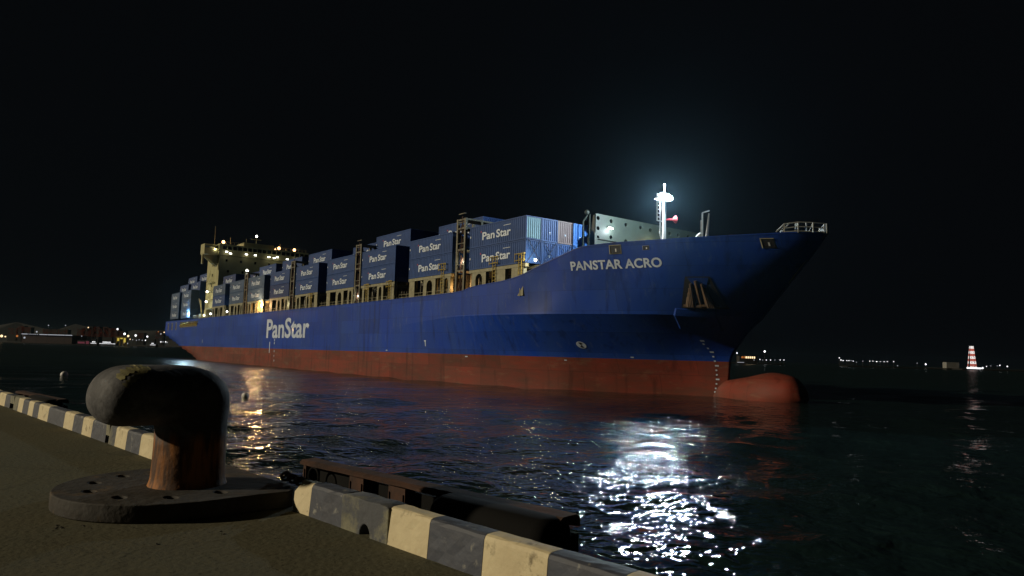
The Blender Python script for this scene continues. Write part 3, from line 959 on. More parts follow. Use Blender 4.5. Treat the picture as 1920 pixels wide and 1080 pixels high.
# anchor pocket with bolster and anchor
def H3(a, z, off): return on_hull(a, z, off)
pk = patch([(17.0, 9.5), (20.4, 9.5), (20.15, 12.7), (18.2, 12.7)], .05, 8).build('anchor_pocket', M['dark'], ship)  # dark sheet paints the pocket's shade onto the flare
g = MB()   # bolster: a low box proud of the flare
nb_ = 6
cs = [(15.5, 7.45), (18.7, 7.3), (19.5, 9.35), (16.5, 9.5)]
gi = patch(cs, .02, nb_); go = patch([(15.65, 7.5), (18.6, 7.4), (19.4, 9.3), (16.6, 9.45)], .20, nb_)
k_ = nb_ + 1
g.add(gi.v, []); g.add(go.v, [tuple(f) for f in go.f])
off_ = len(gi.v)
rim = [i * k_ for i in range(k_)] + [nb_ * k_ + j for j in range(1, k_)] + [i * k_ + nb_ for i in range(nb_ - 1, -1, -1)] + [j for j in range(nb_ - 1, 0, -1)]
g.f += [(rim[i], rim[(i + 1) % len(rim)], off_ + rim[(i + 1) % len(rim)], off_ + rim[i]) for i in range(len(rim))]
g.build('anchor_bolster', M['hull'], ship)
anc = MB()
def apt(u, v, w_): return H3(18.75 + u - (11.2 - v) * .15, v, .22 + w_)
anc.cyl(apt(.0, 12.3, -.1), apt(.0, 9.9, .0), .16, 8)
for sgn in (-1, 1):
    for k in range(4):
        anc.cyl(apt(sgn * (.55 + .12 * k), 9.75, .0), apt(sgn * (.42 + .13 * k), 12.0 - .45 * k, -.12), .33, 7, .14)
    anc.cyl(apt(0, 9.8, .05), apt(sgn * 1.3, 9.75, .0), .26, 8, .2)
anc.build('anchor', M['anchor'], ship)
patch([(18.75, 11.6), (19.55, 11.6), (20.0, 12.6), (18.35, 12.6)], .1, 4).build('hawse_plate', M['hull'], pk)

# --- cargo hold block, hatch covers, coamings, stanchions
BAYS = [0, -16.6, -33.4, -48.6, -65.1, -81.2, -97.8, -113.6, -130.3]
CL = 12.19
CZ = 15.07          # underside of the lowest deck tier
rg = random.Random(21)
for bi, af in enumerate(BAYS):
    g = MB(); g.box(af - CL - .1, af + .1, -12.4, 12.4, 11.2, 14.2)
    for k in range(14):
        a = af - CL + .4 + k * .9
        g.box(a, a + .12, -12.65, -12.4, 11.2, 14.1)
    co = g.build('hatch_coaming', M['coam'], ship)
    g = MB(); g.box(af - CL - .2, af + .2, -12.6, 12.6, 14.25, CZ - .06); g.build('hatch_cover', M['deck'], ship)

def stanchion(a, wdt, z0, opening=True, y=-14.95):
    h_ = CZ - .04
    # outer frame with an arched opening, in the a-z plane
    w2 = wdt / 2
    if opening:
        iw = wdt * .24
        ztop = h_ - .55
        op = [(a - iw, z0), (a - iw, ztop - iw)] + [(a - iw * math.cos(t), ztop - iw + iw * math.sin(t)) for t in [math.pi * k / 8 for k in range(1, 8)]] + [(a + iw, ztop - iw), (a + iw, z0)]
        poly = [(a - w2, z0), (a - w2, h_), (a + w2, h_), (a + w2, z0)] + op[::-1]
    else:
        poly = [(a - w2, z0), (a - w2, h_), (a + w2, h_), (a + w2, z0)]
    g = MB()
    c = bpy.data.curves.new('p', 'CURVE'); c.dimensions = '2D'; c.fill_mode = 'BOTH'; c.extrude = .25
    sp_ = c.splines.new('POLY'); sp_.points.add(len(poly) - 1)
    for i, (x, z) in enumerate(poly): sp_.points[i].co = (x, z, 0, 1)
    sp_.use_cyclic_u = True
    me = mesh_of(c, 'stanchion'); me.transform(Matrix.Rotation(R(90), 4, 'X')); me.transform(Matrix.Translation((0, y + .25, 0)))
    me.materials.clear(); me.materials.append(M['stan'])
    return link('stanchion', me, ship)

for bi, af in enumerate(BAYS):
    zf = 11.15
    if bi == 0:
        stanchion(af - 9.9, 3.2, zf); stanchion(af - 5.2, 2.2, zf, False); stanchion(af - 1.6, 2.4, zf, False)
    elif bi % 2 == 0:
        stanchion(af - 10.4, 2.6, zf); stanchion(af - 5.0, 2.2, zf); stanchion(af - .9, 1.5, zf, False)
    else:
        stanchion(af - 11.2, 1.6, zf, False); stanchion(af - 6.0, 3.4, zf); stanchion(af - 1.4, 2.2, zf)
    # top girder carrying the outboard stack
    g = MB(); g.box(af - CL, af, -15.0, -14.5, CZ - .45, CZ - .05); g.box(af - CL, af, -12.9, -12.6, CZ - .45, CZ - .05)
    g.build('stack_girder', M['stan'], ship)
    # passageway clutter: pipes, posts and lockers between the stanchions
    g = MB()
    for k in range(15):
        a = af - CL + rg.uniform(.2, 12)
        if k % 3 == 0:
            g.box(a, a + rg.uniform(.3, .8), -13.6, -13.1, 11.2, 11.2 + rg.uniform(.6, 2.2))
        else:
            g.cyl((a, -14.4, 11.2), (a + rg.uniform(-.3, .3), -14.4, rg.uniform(12.6, CZ - .5)), .06, 5)
    g.build('passage_fittings', M['bridge'], ship)['kind'] = 'stuff'
    g = MB()
    for hh in (12.35, 12.8):
        g.cyl((af - CL - 3, -14.9, hh), (af, -14.9, hh), .035, 4)
    for k in range(12):
        g.cyl((af - k * 1.3, -14.9, 11.9), (af - k * 1.3, -14.9, 12.8), .035, 4)
    if bi:
        g.build('side_railing', M['stan'], ship)

# yellow ladder cages
for a, z0, z1 in ((-6.3, 13.15, 16.4), (-.9, 13.6, 16.3), (-18.8, 12.3, 16.6), (-34.8, 12.3, 15.2), (-42.9, 12.3, 15.2), (-68, 12.2, 15)):
    g = MB()
    for dx in (-.3, .3):
        g.cyl((a + dx, -15.12, z0), (a + dx, -15.12, z1), .05, 5)
    k = z0 + .2
    while k < z1:
        g.cyl((a - .3, -15.12, k), (a + .3, -15.12, k), .035, 5); k += .45
    for hh in (z1 - .9, z1 - .1):
        g.tube([(a - .9, -15.05, hh), (a - .9, -15.25, hh), (a + .9, -15.25, hh), (a + .9, -15.05, hh)], .05, 5)
    for dx in (-.9, .9):
        g.cyl((a + dx, -15.25, z1 - 1.1), (a + dx, -15.25, z1), .05, 5)
    g.build('ladder_cage', M['yellow'], ship)

# lashing bridges between pairs of bays
for a in (-14.4, -47.1, -79.2, -111.8):
    g = MB(); lb = None
    top_ = 22.35
    for b in (-14.9, -12.4, -7.4, -2.4, 2.6, 7.6, 12.4, 14.9):
        for dx in (-.95, .95):
            g.box(a + dx - .17, a + dx + .17, b - .17, b + .17, 11.2, top_)
    for z in (15.1, 18.0, 20.9, 22.1):
        g.box(a - 1.1, a + 1.1, -15.0, 15.0, z, z + .22)
        for b in (-14.9, 14.9):
            g.box(a - .8, a + .8, b - .1, b + .1, z + .9, z + 1.0)
    lb = g.build('lashing_bridge', M['bridge'], ship)
    g = MB()
    for k in range(4):
        z = 12.3 + k * 2.7
        g.cyl((a - .6, -14.95, z), (a + .6, -14.95, z + 2.0), .07, 5); g.cyl((a + .1, -14.95, z), (a + .1, -14.95, z + 2.3), .09, 5)
        g.box(a - .5, a + .1, -14.7, -14.2, z, z + 1.2)
    g.build('lashing_rods', M['rust'], lb)['kind'] = 'stuff'

# transverse breakwater with round lightening holes
hs = [(10.4 - k * 1.0, 0) for k in range(0)]
holes = []
for (b, z) in [(4.9, 21.6), (4.9, 20.3), (4.9, 19.1), (4.9, 17.9), (2.6, 21.5), (2.6, 19.4), (2.6, 18.2), (-.1, 21.4), (-.1, 19.2), (-2.9, 21.4), (-4.8, 21.3), (-6.6, 21.3), (-8.7, 21.3), (-10.5, 21.3), (-12.6, 21.3)]:
    holes.append(circ(-b, z, .27, 12))
me = plate_with_holes([(-5.3, 15.2), (-5.3, 22.15), (14.9, 22.15), (14.9, 15.2)], holes, .14)
me.transform(Matrix(((0, 0, 1, 0), (1, 0, 0, 0), (0, 1, 0, 0), (0, 0, 0, 1))))
me.transform(Matrix.Translation((1.7, 0, 0)))
me.materials.clear(); me.materials.append(M['green'])
bw = link('breakwater', me, ship)
g = MB()
for b in (5.25, 3.9, 1.2, -1.5, -4.2, -6.9, -9.6, -12.3, -14.8):
    g.prism([(.2, 15.2), (1.6, 15.2), (1.6, 22.0), (1.3, 22.0)], -b - .06, -b + .06)
g.box(1.78, 1.95, -5.3, 14.9, 18.9, 19.0)
g.build('breakwater_stiffener', M['green'], bw)
g = MB()
g.box(1.1, 2.1, -5.75, -5.35, 15.2, 19.6); g.cyl((1.2, -6.9, 15.2), (1.2, -6.9, 21.0), .09, 6); g.cyl((1.4, -6.0, 15.2), (1.4, -6.0, 22), .08, 6)
g.ball((1.3, -6.4, 22.2), .33, 10); g.cyl((1.2, -6.9, 21.0), (1.3, -6.3, 21.8), .08, 6)
g.build('vent_post', M['green'], ship)
g = MB()
for k in range(9):
    g.cyl((4 , -8.5 + k * .45, 16.0), (4, -8.5 + k * .45, 17.4), .04, 4)
g.cyl((4, -8.6, 17.4), (4, -4.8, 17.4), .05, 4)
for (a, b, h_) in ((5, -1.5, 17.9), (5.5, .5, 18.0), (6, 3, 18.2), (3, 6, 18.6), (12, 4, 17.6), (14, 2, 17.6), (12.5, -1, 17.8)):
    g.cyl((a, b, 15.3), (a, b, h_), .09, 6); g.ball((a, b, h_), .18, 6)
g.build('deck_posts', M['white'], ship)['kind'] = 'stuff'

# foremast
fm = empty('foremast', (10, -1.9, 15.3), 0, ship)
g = MB()
g.cyl((0, 0, 0), (0, 0, 8.2), .26, 12, .2); g.cyl((0, 0, 8.2), (0, 0, 9.6), .07, 8); g.ball((0, 0, 9.65), .14, 8)
g.build('mast_pole', M['white'], fm)
g = MB()
for b in (-1.25, -.7):
    g.cyl((0, b, 5.1 if b == -1.25 else 3.4), (0, b, 8.4), .055, 6)
for k in range(8):
    g.cyl((0, -1.25, 5.1 + k * .46), (0, -.7, 5.1 + k * .46), .04, 5)
g.cyl((0, -1.3, 5.1), (0, .1, 5.1), .06, 6); g.cyl((0, -.7, 3.4), (0, -.2, 2.2), .05, 6)
g.build('mast_ladder', M['white'], fm)
g = MB()
g.box(-.35, .6, -1.3, .9, 7.75, 7.85)
g.build('mast_platform', M['white'], fm)
g = MB(); g.cyl((0, .3, 5.4), (.3, 1.2, 5.5), .09, 8, .14); g.cyl((.3, 1.2, 5.5), (.42, 1.55, 5.55), .16, 12, .48)
g.build('fog_horn', M['redmark'], fm)
MASTP = [(-.75, 8.15, 0), (-.25, 8.2, 1), (.25, 8.2, 0), (.75, 8.05, 1)]
for b, z, k in MASTP:
    g = MB(); g.box(-.12, .18, b - .22, b + .22, z - .2, z + .2)
    hs_ = g.build('floodlight', M['white'], fm)
    g = MB(); g.ball((.25, b, z), .36, 10); g.build('lens', M['e_white'], hs_)

# davit crane and bow pulpit
g = MB()
g.cyl((16.5, -3, 15.4), (16.5, -3, 20.4), .09, 6); g.cyl((17.3, -3, 15.4), (17.1, -3, 17.8), .28, 8, .2); g.cyl((17.1, -3, 17.8), (17.4, -3, 20.2), .16, 6, .08)
g.cyl((16.5, -3, 20.4), (17.45, -3, 20.5), .07, 6); g.cyl((16.3, -3, 17), (16.3, -3, 19.6), .05, 5)
g.box(15.6, 16.9, -3.4, -2.6, 16.6, 17.6); g.cyl((15.2, -3, 17.3), (16.3, -3, 18.0), .25, 6)
g.build('davit_crane', M['green2'], ship)
g = MB()
for a, b in ((18.8, -3.5), (20.3, -3)):
    g.cyl((a, b, 16.0), (a, b, 17.45), .28, 10); g.cyl((a + .5, b, 16.0), (a + .5, b, 17.4), .22, 10)
g.build('mooring_bitts', M['rust'], ship)['kind'] = 'stuff'
g = MB()
pul = []
for sgn in (-1, 1):
    path = [(26.0, sgn * 3.6, 17.0), (26.6, sgn * 3.1, 17.8), (27.6, sgn * 2.3, 17.95), (28.6, sgn * 1.3, 17.9), (29.2, sgn * .35, 17.85)]
    for h_ in (0, -.45, -.9):
        g.tube([(a, b, max(z + h_, 17.0)) for a, b, z in path[1:]], .055, 6)
    g.tube(path[:2], .07, 6)
    for (a, b, z) in path[1:]:
        g.cyl((a, b, 16.9), (a, b, z), .065, 6)
        g.cyl((a - .5, b + sgn * .0, 16.9), (a, b, z), .05, 6)
    g.tube([(26.4, sgn * 3.2, 17.0), (27.0, sgn * 2.8, 17.9)], .06, 6)
    for a, b in ((27.3, 2.2), (28.0, 1.5)):
        g.cyl((a, sgn * b, 16.9), (a, sgn * b, 17.95), .09, 6)
g.box(29.1, 29.4, -.2, .2, 16.9, 17.85)
g.build('bow_pulpit', M['green2'], ship)
g = MB(); g.cyl((29.2, -.1, 16.8), (25.3, -.3, 12.2), .045, 6); g.build('hanging_rope', M['stan'], ship)

# --- superstructure
HF = -146.5
hs_root = None
g = MB()
g.box(HF - 13, HF, -12.9, 12.9, 11.2, 30.3)
house = g.build('superstructure', M['cream'], ship)
g = MB(); g.box(HF - 11, HF + .25, -13.2, 13.2, 30.35, 33.6); g.box(HF - 9, HF - 1, -6, 2.8, 33.65, 34.9)
wheel = g.build('wheelhouse', M['cream'], ship)
wins = MB()
for k in range(18):
    b = -12.2 + k * 1.42
    g = MB(); g.box(HF + .255, HF + .33, b, b + 1.1, 32.1, 33.1); g.build('bridge_window', M['glass'], wheel)
for row, z in enumerate((28.6, 25.5, 22.5)):
    for k in range(6):
        b = -11.2 + k * 4.1 + (row % 2) * .6
        g = MB(); g.box(HF + .01, HF + .07, b, b + .55, z, z + .7); g.build('window', M['glass'], house)
for k, z in enumerate((27.5, 24.5, 21.5)):
    g = MB(); g.box(HF - 7, HF - 6.3, -12.97, -12.91, z, z + .8); g.build('window', M['glass'], house)
for sgn in (-1, 1):
    g = MB()
    y0, y1 = sorted((sgn * 13.25, sgn * 17.0))
    g.box(HF - 4.5, HF - .2, y0, y1, 30.3, 30.55)
    g.box(HF - 4.5, HF - .2, sgn * 17.0 - .08, sgn * 17.0 + .08, 30.56, 33.3)
    g.box(HF - .28, HF - .2, y0, y1 - .1 if sgn > 0 else y1, 30.56, 32.2)
    g.box(HF - 4.5, HF - 4.42, y0, y1, 30.56, 32.2)
    g.box(HF - 4.4, HF - .3, y0, y1, 33.05, 33.25)
    g.prism([(sgn * 13.0, 30.28), (sgn * 16.8, 30.28), (sgn * 13.0, 27.2)], HF - 2.6, HF - 2.2, 'x')
    g.prism([(sgn * 13.0, 30.28), (sgn * 16.8, 30.28), (sgn * 13.0, 27.2)], HF - 4.3, HF - 3.9, 'x')
    g.box(HF - 3.0, HF - 2.2, sgn * 16.9 - .2, sgn * 16.9 + .2, 27.6, 30.28)
    g.build('bridge_wing', M['cream'], ship)
g = MB()
for a, b, z0, z1, r_ in ((HF - 2, -2.2, 34.9, 37.2, .12), (HF - 5, 6, 34.9, 36.2, .06), (HF - 3, -9.4, 33.6, 36.2, .06), (HF - 6, -4, 34.9, 36.8, .06), (HF - 3, -13.8, 33.3, 39.0, .05),
                         (HF - 2, -11.6, 33.6, 34.5, .1), (HF - 2, 4.7, 33.6, 34.4, .1), (HF - 2, 9.5, 33.6, 34.4, .1), (HF - 2, 6.8, 33.6, 34.4, .08)):
    g.cyl((a, b, z0), (a, b, z1), r_, 6)
g.box(HF - 2.2, HF - 1.8, -3.6, -.8, 36.2, 36.35)
for k in range(22):
    b = -12.5 + k * 1.19
    g.cyl((HF - .2, b, 33.65), (HF - .2, b, 34.4), .04, 4)
g.cyl((HF - .2, -12.6, 34.4), (HF - .2, 12.6, 34.4), .05, 4)
g.build('radar_mast', M['cream'], ship)
# funnel behind
g = MB(); g.box(HF - 20, HF - 14, -4, 4, 11.2, 31); g.build('funnel', M['cream'], ship)
# stairs and lockers beside the house
g = MB()
for k in range(5):
    z = 12.2 + k * 2.6
    g.box(HF - 9, HF - 3, -13.9, -13.0, z, z + .12)
    g.cyl((HF - 9, -13.8, z), (HF - 5, -13.8, z + 2.6), .07, 5); g.cyl((HF - 9, -13.8, z + .9), (HF - 5, -13.8, z + 3.5), .05, 5)
for k in range(16):
    a = HF - 1 - k * 1.1
    g.cyl((a, -14.9, 11.9), (a, -14.9, 13.2), .05, 4)
g.cyl((HF, -14.9, 13.2), (HF - 18, -14.9, 13.2), .06, 4); g.cyl((HF, -14.9, 12.7), (HF - 18, -14.9, 12.7), .05, 4)
g.box(HF - 6.5, HF - 4, -14.6, -13.2, 11.2, 14.5); g.box(HF - 12, HF - 10, -14.6, -13.2, 11.2, 13.6)
g.cyl((HF - 8.5, -14.5, 11.2), (HF - 10.5, -14.8, 17.6), .16, 6); g.cyl((HF - 9.5, -14.5, 14.2), (HF - 12.5, -14.8, 18.2), .12, 6)
g.build('accommodation_ladder', M['cream'], ship)

# --- lamps on the ship: visible fittings with their own light, and an added fill at the mast
def lamp(a, b, z, mt, r_, power=0, color=(1, 1, 1), parent=None, name='deck_lamp', off=(0, -.35, -.1), rad=.12, spot=None):
    g = MB()
    g.box(a - .1, a + .1, b - .05, b + .25, z - .1, z + .12) if parent is None else g.box(a - .25, a - .02, b - .12, b + .12, z - .1, z + .12)
    h_ = g.build(name, M['dark'], ship)
    l = MB(); l.ball((a, b, z), r_, 8); l.build('lens', mt, h_)
    if power:
        d = bpy.data.lights.new(name + '_light', 'POINT'); d.energy = power; d.color = color; d.shadow_soft_size = rad
        o = bpy.data.objects.new(name + '_light', d); col.objects.link(o); o.parent = ship
        o.location = (a + off[0], b + off[1], z + off[2])
    return h_
W = (.80, .92, 1.0); OR = (1.0, .55, .22); WW = (1.0, .9, .65)
# the mast floodlights and an added aft fill
d = bpy.data.lights.new('mast_floodlight', 'POINT'); d.energy = 20000; d.color = (.72, .90, 1.0); d.shadow_soft_size = .2
o = bpy.data.objects.new('mast_floodlight', d); col.objects.link(o); o.parent = ship; o.location = (10.6, -1.9, 23.75)
d = bpy.data.lights.new('mast_spotlight', 'SPOT'); d.energy = 17000; d.color = (.82, .92, 1.0); d.shadow_soft_size = .20; d.spot_size = R(50); d.spot_blend = .6
o = bpy.data.objects.new('mast_spotlight', d); col.objects.link(o); o.parent = ship; o.location = (10.8, -2.2, 23.7)
o.rotation_euler = Vector((-.60, .62, .62)).to_track_quat('Z', 'Y').to_euler()
d = bpy.data.lights.new("mast_aft_fill", "POINT"); d.energy = 12000; d.color = (.72, .90, 1.0); d.shadow_soft_size = .3  # added without a fitting, brightens the front container ends
o = bpy.data.objects.new('mast_aft_fill', d); col.objects.link(o); o.parent = ship; o.location = (9.2, -2.6, 22.75)
# stern, orange side lamp and small deck lamps
lamp(-170.3, -14.3, 13.9, M['e_stern'], .55, 5000, (.55, .85, 1.0), rad=.3, off=(0, -.8, 0))
lamp(-99.4, -14.6, 13.9, M['e_orange'], .45, 3800, OR, rad=.3, off=(0, -.9, 0))
lamp(-101.5, -14.0, 13.2, M['e_orange'], .15, 150, OR, off=(0, .2, 0))
lamp(-15.6, -13.6, 12.9, M['e_orange'], .12, 350, OR, off=(0, -.4, .1))
for a, z in ((-151.9, 13.0), (-144.9, 13.2), (-128.2, 13.3), (-80.7, 13.4), (-46.8, 13.4)):
    lamp(a, -14.7, z, M['e_small'], .22, 90, WW)
lamp(1.3, -14.5, 15.3, M['e_small'], .17, 260, WW); lamp(-13.8, -14.7, 16.45, M['e_small'], .17, 150, WW)
lamp(-112.0, -14.9, 22.9, M['e_small'], .3, 100, W)
lamp(HF - 6.0, -14.2, 19.9, M['e_small'], .28, 200, WW); lamp(HF - 6.4, -14.2, 17.0, M['e_small'], .28, 200, WW)
lamp(HF - 2, 2.2 - 4.4, 37.3, M['e_small'], .3)
# three sodium lamps on the roof, floodlights below the bridge windows
for b, z in ((-11.6, 34.5), (4.7, 34.45), (9.5, 34.45)):
    lamp(HF - 2, b, z, M['e_orange'], .48, 180, OR, name='roof_lamp', off=(.9, 0, .1), rad=.3)
lamp(HF - 2, 3.6, 34.0, M['e_orange'], .22, name='roof_lamp')
for k, (b, z) in enumerate([(-11.2, 31.4), (-10.1, 31.0), (-5.6, 31.2), (-3.0, 31.2), (1.0, 31.1), (2.6, 31.0), (3.5, 31.3), (6.6, 31.0), (9.5, 31.0)]):
    g = MB(); g.box(HF + .3, HF + .55, b - .35, b + .35, z - .12, z + .18)
    h_ = g.build('bridge_floodlight', M['white'], ship)
    l = MB(); l.box(HF + .56, HF + .62, b - .33, b + .33, z - .1, z + .12); l.build('lens', M['e_small'], h_)
    if k % 2 == 0:
        d = bpy.data.lights.new('bridge_floodlight_light', 'POINT'); d.energy = 18; d.color = WW; d.shadow_soft_size = .2
        o = bpy.data.objects.new('bridge_floodlight_light', d); col.objects.link(o); o.parent = ship; o.location = (HF + 1.4, b, z - .3)
lamp(HF - .5, -12.6, 31.9, M['e_small'], .25, 90, WW, off=(.4, -1.6, 0))
# lamps on the breakwater face
for b, z, pw, cc in ((-2.9, 20.55, 300, W), (4.7, 19.6, 250, (1, .8, .45))):
    g = MB(); g.box(1.8, 2.0, b - .35, b + .35, z, z + .14); h_ = g.build('breakwater_lamp', M['white'], ship)
    l = MB(); l.box(1.85, 2.15, b - .33, b + .33, z - .12, z - .01); l.build('lens', M['e_small'], h_)
    d = bpy.data.lights.new('breakwater_light', 'POINT'); d.energy = pw; d.color = cc; d.shadow_soft_size = .1
    o = bpy.data.objects.new('breakwater_light', d); col.objects.link(o); o.parent = ship; o.location = (2.5, b, z - .35)

# ------------------------------------------------------------------ containers
def corr(L, H, pitch=.42, dep=.055):
    """corrugated panel in the u-h plane, bulging outward (+n); returns verts (u, n, h) and faces"""
    us = []
    n = int(L / pitch)
    p = L / n
    for k in range(n):
        u = k * p
        us += [(u, 0), (u + p * .30, 0), (u + p * .5, -dep), (u + p * .8, -dep)]
    us.append((L, 0))
    vs = []
    for u, d_ in us: vs += [(u, d_, 0), (u, d_, H)]
    fs = [(2 * i, 2 * i + 2, 2 * i + 3, 2 * i + 1) for i in range(len(us) - 1)]
    return vs, fs
CH, CW = 2.86, 2.44
def cont_meshes():
    d = {}
    vs, fs = corr(CL - .3, CH - .3)
    for sgn, nm in ((-1, 'sidep'), (1, 'sides')):
        me = bpy.data.meshes.new('side_panel')
        me.from_pydata([(u - CL / 2 + .15, sgn * (CW / 2 - .03 + n_), h + .16) for u, n_, h in vs], [], fs if sgn < 0 else [f[::-1] for f in fs]); d[nm] = me
    vs, fs = corr(CW - .24, CH - .3, .30, .06)
    for sgn, nm in ((1, 'endf'), (-1, 'enda')):
        me = bpy.data.meshes.new('end_panel')
        me.from_pydata([(sgn * (CL / 2 - .03 + n_), u - CW / 2 + .12, h + .16) for u, n_, h in vs], [], fs if sgn > 0 else [f[::-1] for f in fs]); d[nm] = me
    g = MB()
    for x in (-1, 1):
        for y in (-1, 1):
            x0, x1 = sorted((x * CL / 2, x * (CL / 2 - .16))); y0, y1 = sorted((y * CW / 2, y * (CW / 2 - .13)))
            g.box(x0, x1, y0, y1, 0, CH)
    for z0, z1 in ((0.01, .16), (CH - .14, CH - .01)):
        for y in (-1, 1):
            y0, y1 = sorted((y * (CW / 2 - .005), y * (CW / 2 - .1)))
            g.box(-CL / 2 + .17, CL / 2 - .17, y0, y1, z0, z1)
        for x in (-1, 1):
            x0, x1 = sorted((x * (CL / 2 - .005), x * (CL / 2 - .1)))
            g.box(x0, x1, -CW / 2 + .14, CW / 2 - .14, z0, z1)
    me = bpy.data.meshes.new('frame'); me.from_pydata(g.v, [], g.f); d['frame'] = me
    me = bpy.data.meshes.new('roof_panel'); me.from_pydata([(-CL / 2 + .1, -CW / 2 + .1, CH - .05), (CL / 2 - .1, -CW / 2 + .1, CH - .05), (CL / 2 - .1, CW / 2 - .1, CH - .05), (-CL / 2 + .1, CW / 2 - .1, CH - .05)], [], [(0, 1, 2, 3)]); d['roof'] = me
    # lettering: two words almost touching, as on the boxes
    parts = []
    for word, x0, x1 in (('Pan', -.26 * CL, -.035 * CL), ('Star', -.005 * CL, .245 * CL)):
        tm = text_mesh(word, 1, .022)
        co = [v.co.copy() for v in tm.vertices]
        mx0 = min(c.x for c in co); mx1 = max(c.x for c in co)
        capm = .729
        for v, c in zip(tm.vertices, co):
            v.co = ((c.x - mx0) / (mx1 - mx0) * (x1 - x0) + x0, -CW / 2 - .012, .86 + c.y / capm * 1.02)
        parts.append(tm)
    for k_, tm in enumerate(parts):
        tm.materials.clear(); tm.materials.append(M['logo']); d['word%d' % k_] = tm
    bm = bmesh.new()
    for (x0, x1, z0, z1) in ((.12 * CL, .245 * CL, 2.16, 2.22), (-.492 * CL, -.478 * CL, 1.35, 1.62)):
        q = [bm.verts.new((x, -CW / 2 - .012, z)) for x, z in ((x0, z0), (x1, z0), (x1, z1), (x0, z1))]
        bm.faces.new(q)
    me = bpy.data.meshes.new('small_marks'); bm.to_mesh(me); bm.free(); me.materials.append(M['logo']); d['logo'] = me
    pts = [(-.285 * CL + .16 * (1 if k % 2 == 0 else .45) * math.cos(math.pi / 2 + k * math.pi / 5), -CW / 2 - .012, 1.95 + .16 * (1 if k % 2 == 0 else .45) * math.sin(math.pi / 2 + k * math.pi / 5)) for k in range(10)]
    me = bpy.data.meshes.new('emblem'); me.from_pydata(pts, [], [tuple(range(10))]); me.materials.append(M['redmark']); d['mark'] = me
    # small white end marks
    g = MB()
    for y0, y1, z0, z1 in ((-.1, .05, .95, 1.02), (-.15, .1, 1.1, 1.2)):
        g.add([(CL / 2 + .006, y0, z0), (CL / 2 + .006, y1, z0), (CL / 2 + .006, y1, z1), (CL / 2 + .006, y0, z1)], [(0, 1, 2, 3)])
    me = bpy.data.meshes.new('end_marks'); me.from_pydata(g.v, [], g.f); me.materials.append(M['logo']); d['emark'] = me
    return d
CM = cont_meshes()
protos = {}
def proto(color):
    if color in protos: return protos[color]
    ms = {}
    for k in ('sidep', 'sides', 'endf', 'enda', 'frame', 'roof'):
        me = CM[k].copy(); me.materials.append(M['c_' + color]); ms[k] = me
    protos[color] = ms
    return ms
def container(a_front, row, tier, color, label, group, base=CZ, logo=True, endcol=None):
    ms = proto(color); me_end = proto(endcol) if endcol else ms
    loc = SHIP + Matrix.Rotation(SROT, 3, 'Z') @ Vector((a_front - CL / 2, -(15 - 1.22 - 2.5 * (row - 1)), base + tier * 2.9))
    r = empty('shipping_container', loc, SROT)
    tag(r, label, 'shipping container', group)
    for nm, me in (('frame', ms['frame']), ('side_panel', ms['sidep']), ('side_panel', ms['sides']), ('end_panel', me_end['endf']), ('end_panel', ms['enda']), ('roof_panel', ms['roof'])):
        link(nm, me, r)
    if logo:
        link('lettering', CM['word0'], r); link('lettering', CM['word1'], r); link('small_marks', CM['logo'], r)['kind'] = 'stuff'; link('emblem', CM['mark'], r)
    return r
ordn = ['first', 'second', 'third', 'fourth', 'fifth', 'sixth', 'seventh', 'eighth', 'ninth']
rown = ['outermost stack', 'second stack inboard', 'third stack inboard', 'fourth stack inboard']
tiern = ['bottom', 'second', 'third', 'fourth', 'fifth']
cw = {'blue': 'blue', 'navy': 'dark blue', 'lit_slate': 'lit greyish blue', 'sky': 'bright blue', 'lit_teal': 'pale lit blue', 'brown': 'brownish red', 'mid': 'blue'}
for bi, af in enumerate(BAYS):
    tiers = [2, 2, 2, 2] if bi == 0 else ([2, 3, 3, 3] if (bi % 2 == 0 or bi == 5) else [2, 2, 3, 3])
    for row in range(1, 5):
        for t in range(tiers[row - 1]):
            c = 'blue'; ec = None
            if bi in (6, 7) and row == 1: c = 'lit_slate'  # paler grey-blue paints lamplight onto these blue stacks
            elif bi in (8,) and row == 1: c = 'lit_slate' if t else 'blue'
            elif bi == 5 and row == 1 and t == 0: c = 'navy'
            elif row > 1 and random.random() < .4: c = 'navy'
            if bi == 0:
                c = {1: 'blue', 2: 'mid', 3: 'brown' if t else 'mid', 4: 'sky'}[row]
                ec = 'lit_teal' if row == 1 and t == 1 else ('mid' if row == 1 else None)  # paler end panel paints the mast lamp's light onto a blue box
            colr = cw[c]
            lab = '%s container, %s tier of the %s, %s bay from the bow' % (colr, ['bottom', 'second', 'top'][t] if tiers[row - 1] == 3 else ['bottom', 'top'][t], rown[row - 1], ordn[bi])
            o = container(af, row, t, c, lab, 'containers stacked on the ship ahead of the bridge', logo=not (bi == 0 and row > 1), endcol=ec)
            if bi == 0 and row > 1:
                link('end_marks', CM['emark'], o)
for bi, af in enumerate((-168.6, -184.4)):
    for row in range(1, 5):
        for t in range((3, 4, 5, 5)[row - 1]):
            lab = 'dull blue container, tier %s of the %s, %s bay behind the bridge' % (['one', 'two', 'three', 'four', 'five'][t], rown[row - 1], ['first', 'last'][bi])
            container(af, row, t, 'lit_slate' if row < 2 else 'blue', lab, 'containers stacked at the stern', base=12.75)
# lashing rods crossed on the front ends
g = MB()
for row in range(1, 5):
    y = -(15 - 2.5 * (row - 1)); 
    g.cyl((.12, y + .1, CZ), (.12, y + 2.2, CZ + 2.9), .03, 4); g.cyl((.12, y + 2.3, CZ), (.12, y + .2, CZ + 2.9), .03, 4)
g.build('lashing_rods', M['dark'], ship)['kind'] = 'stuff'
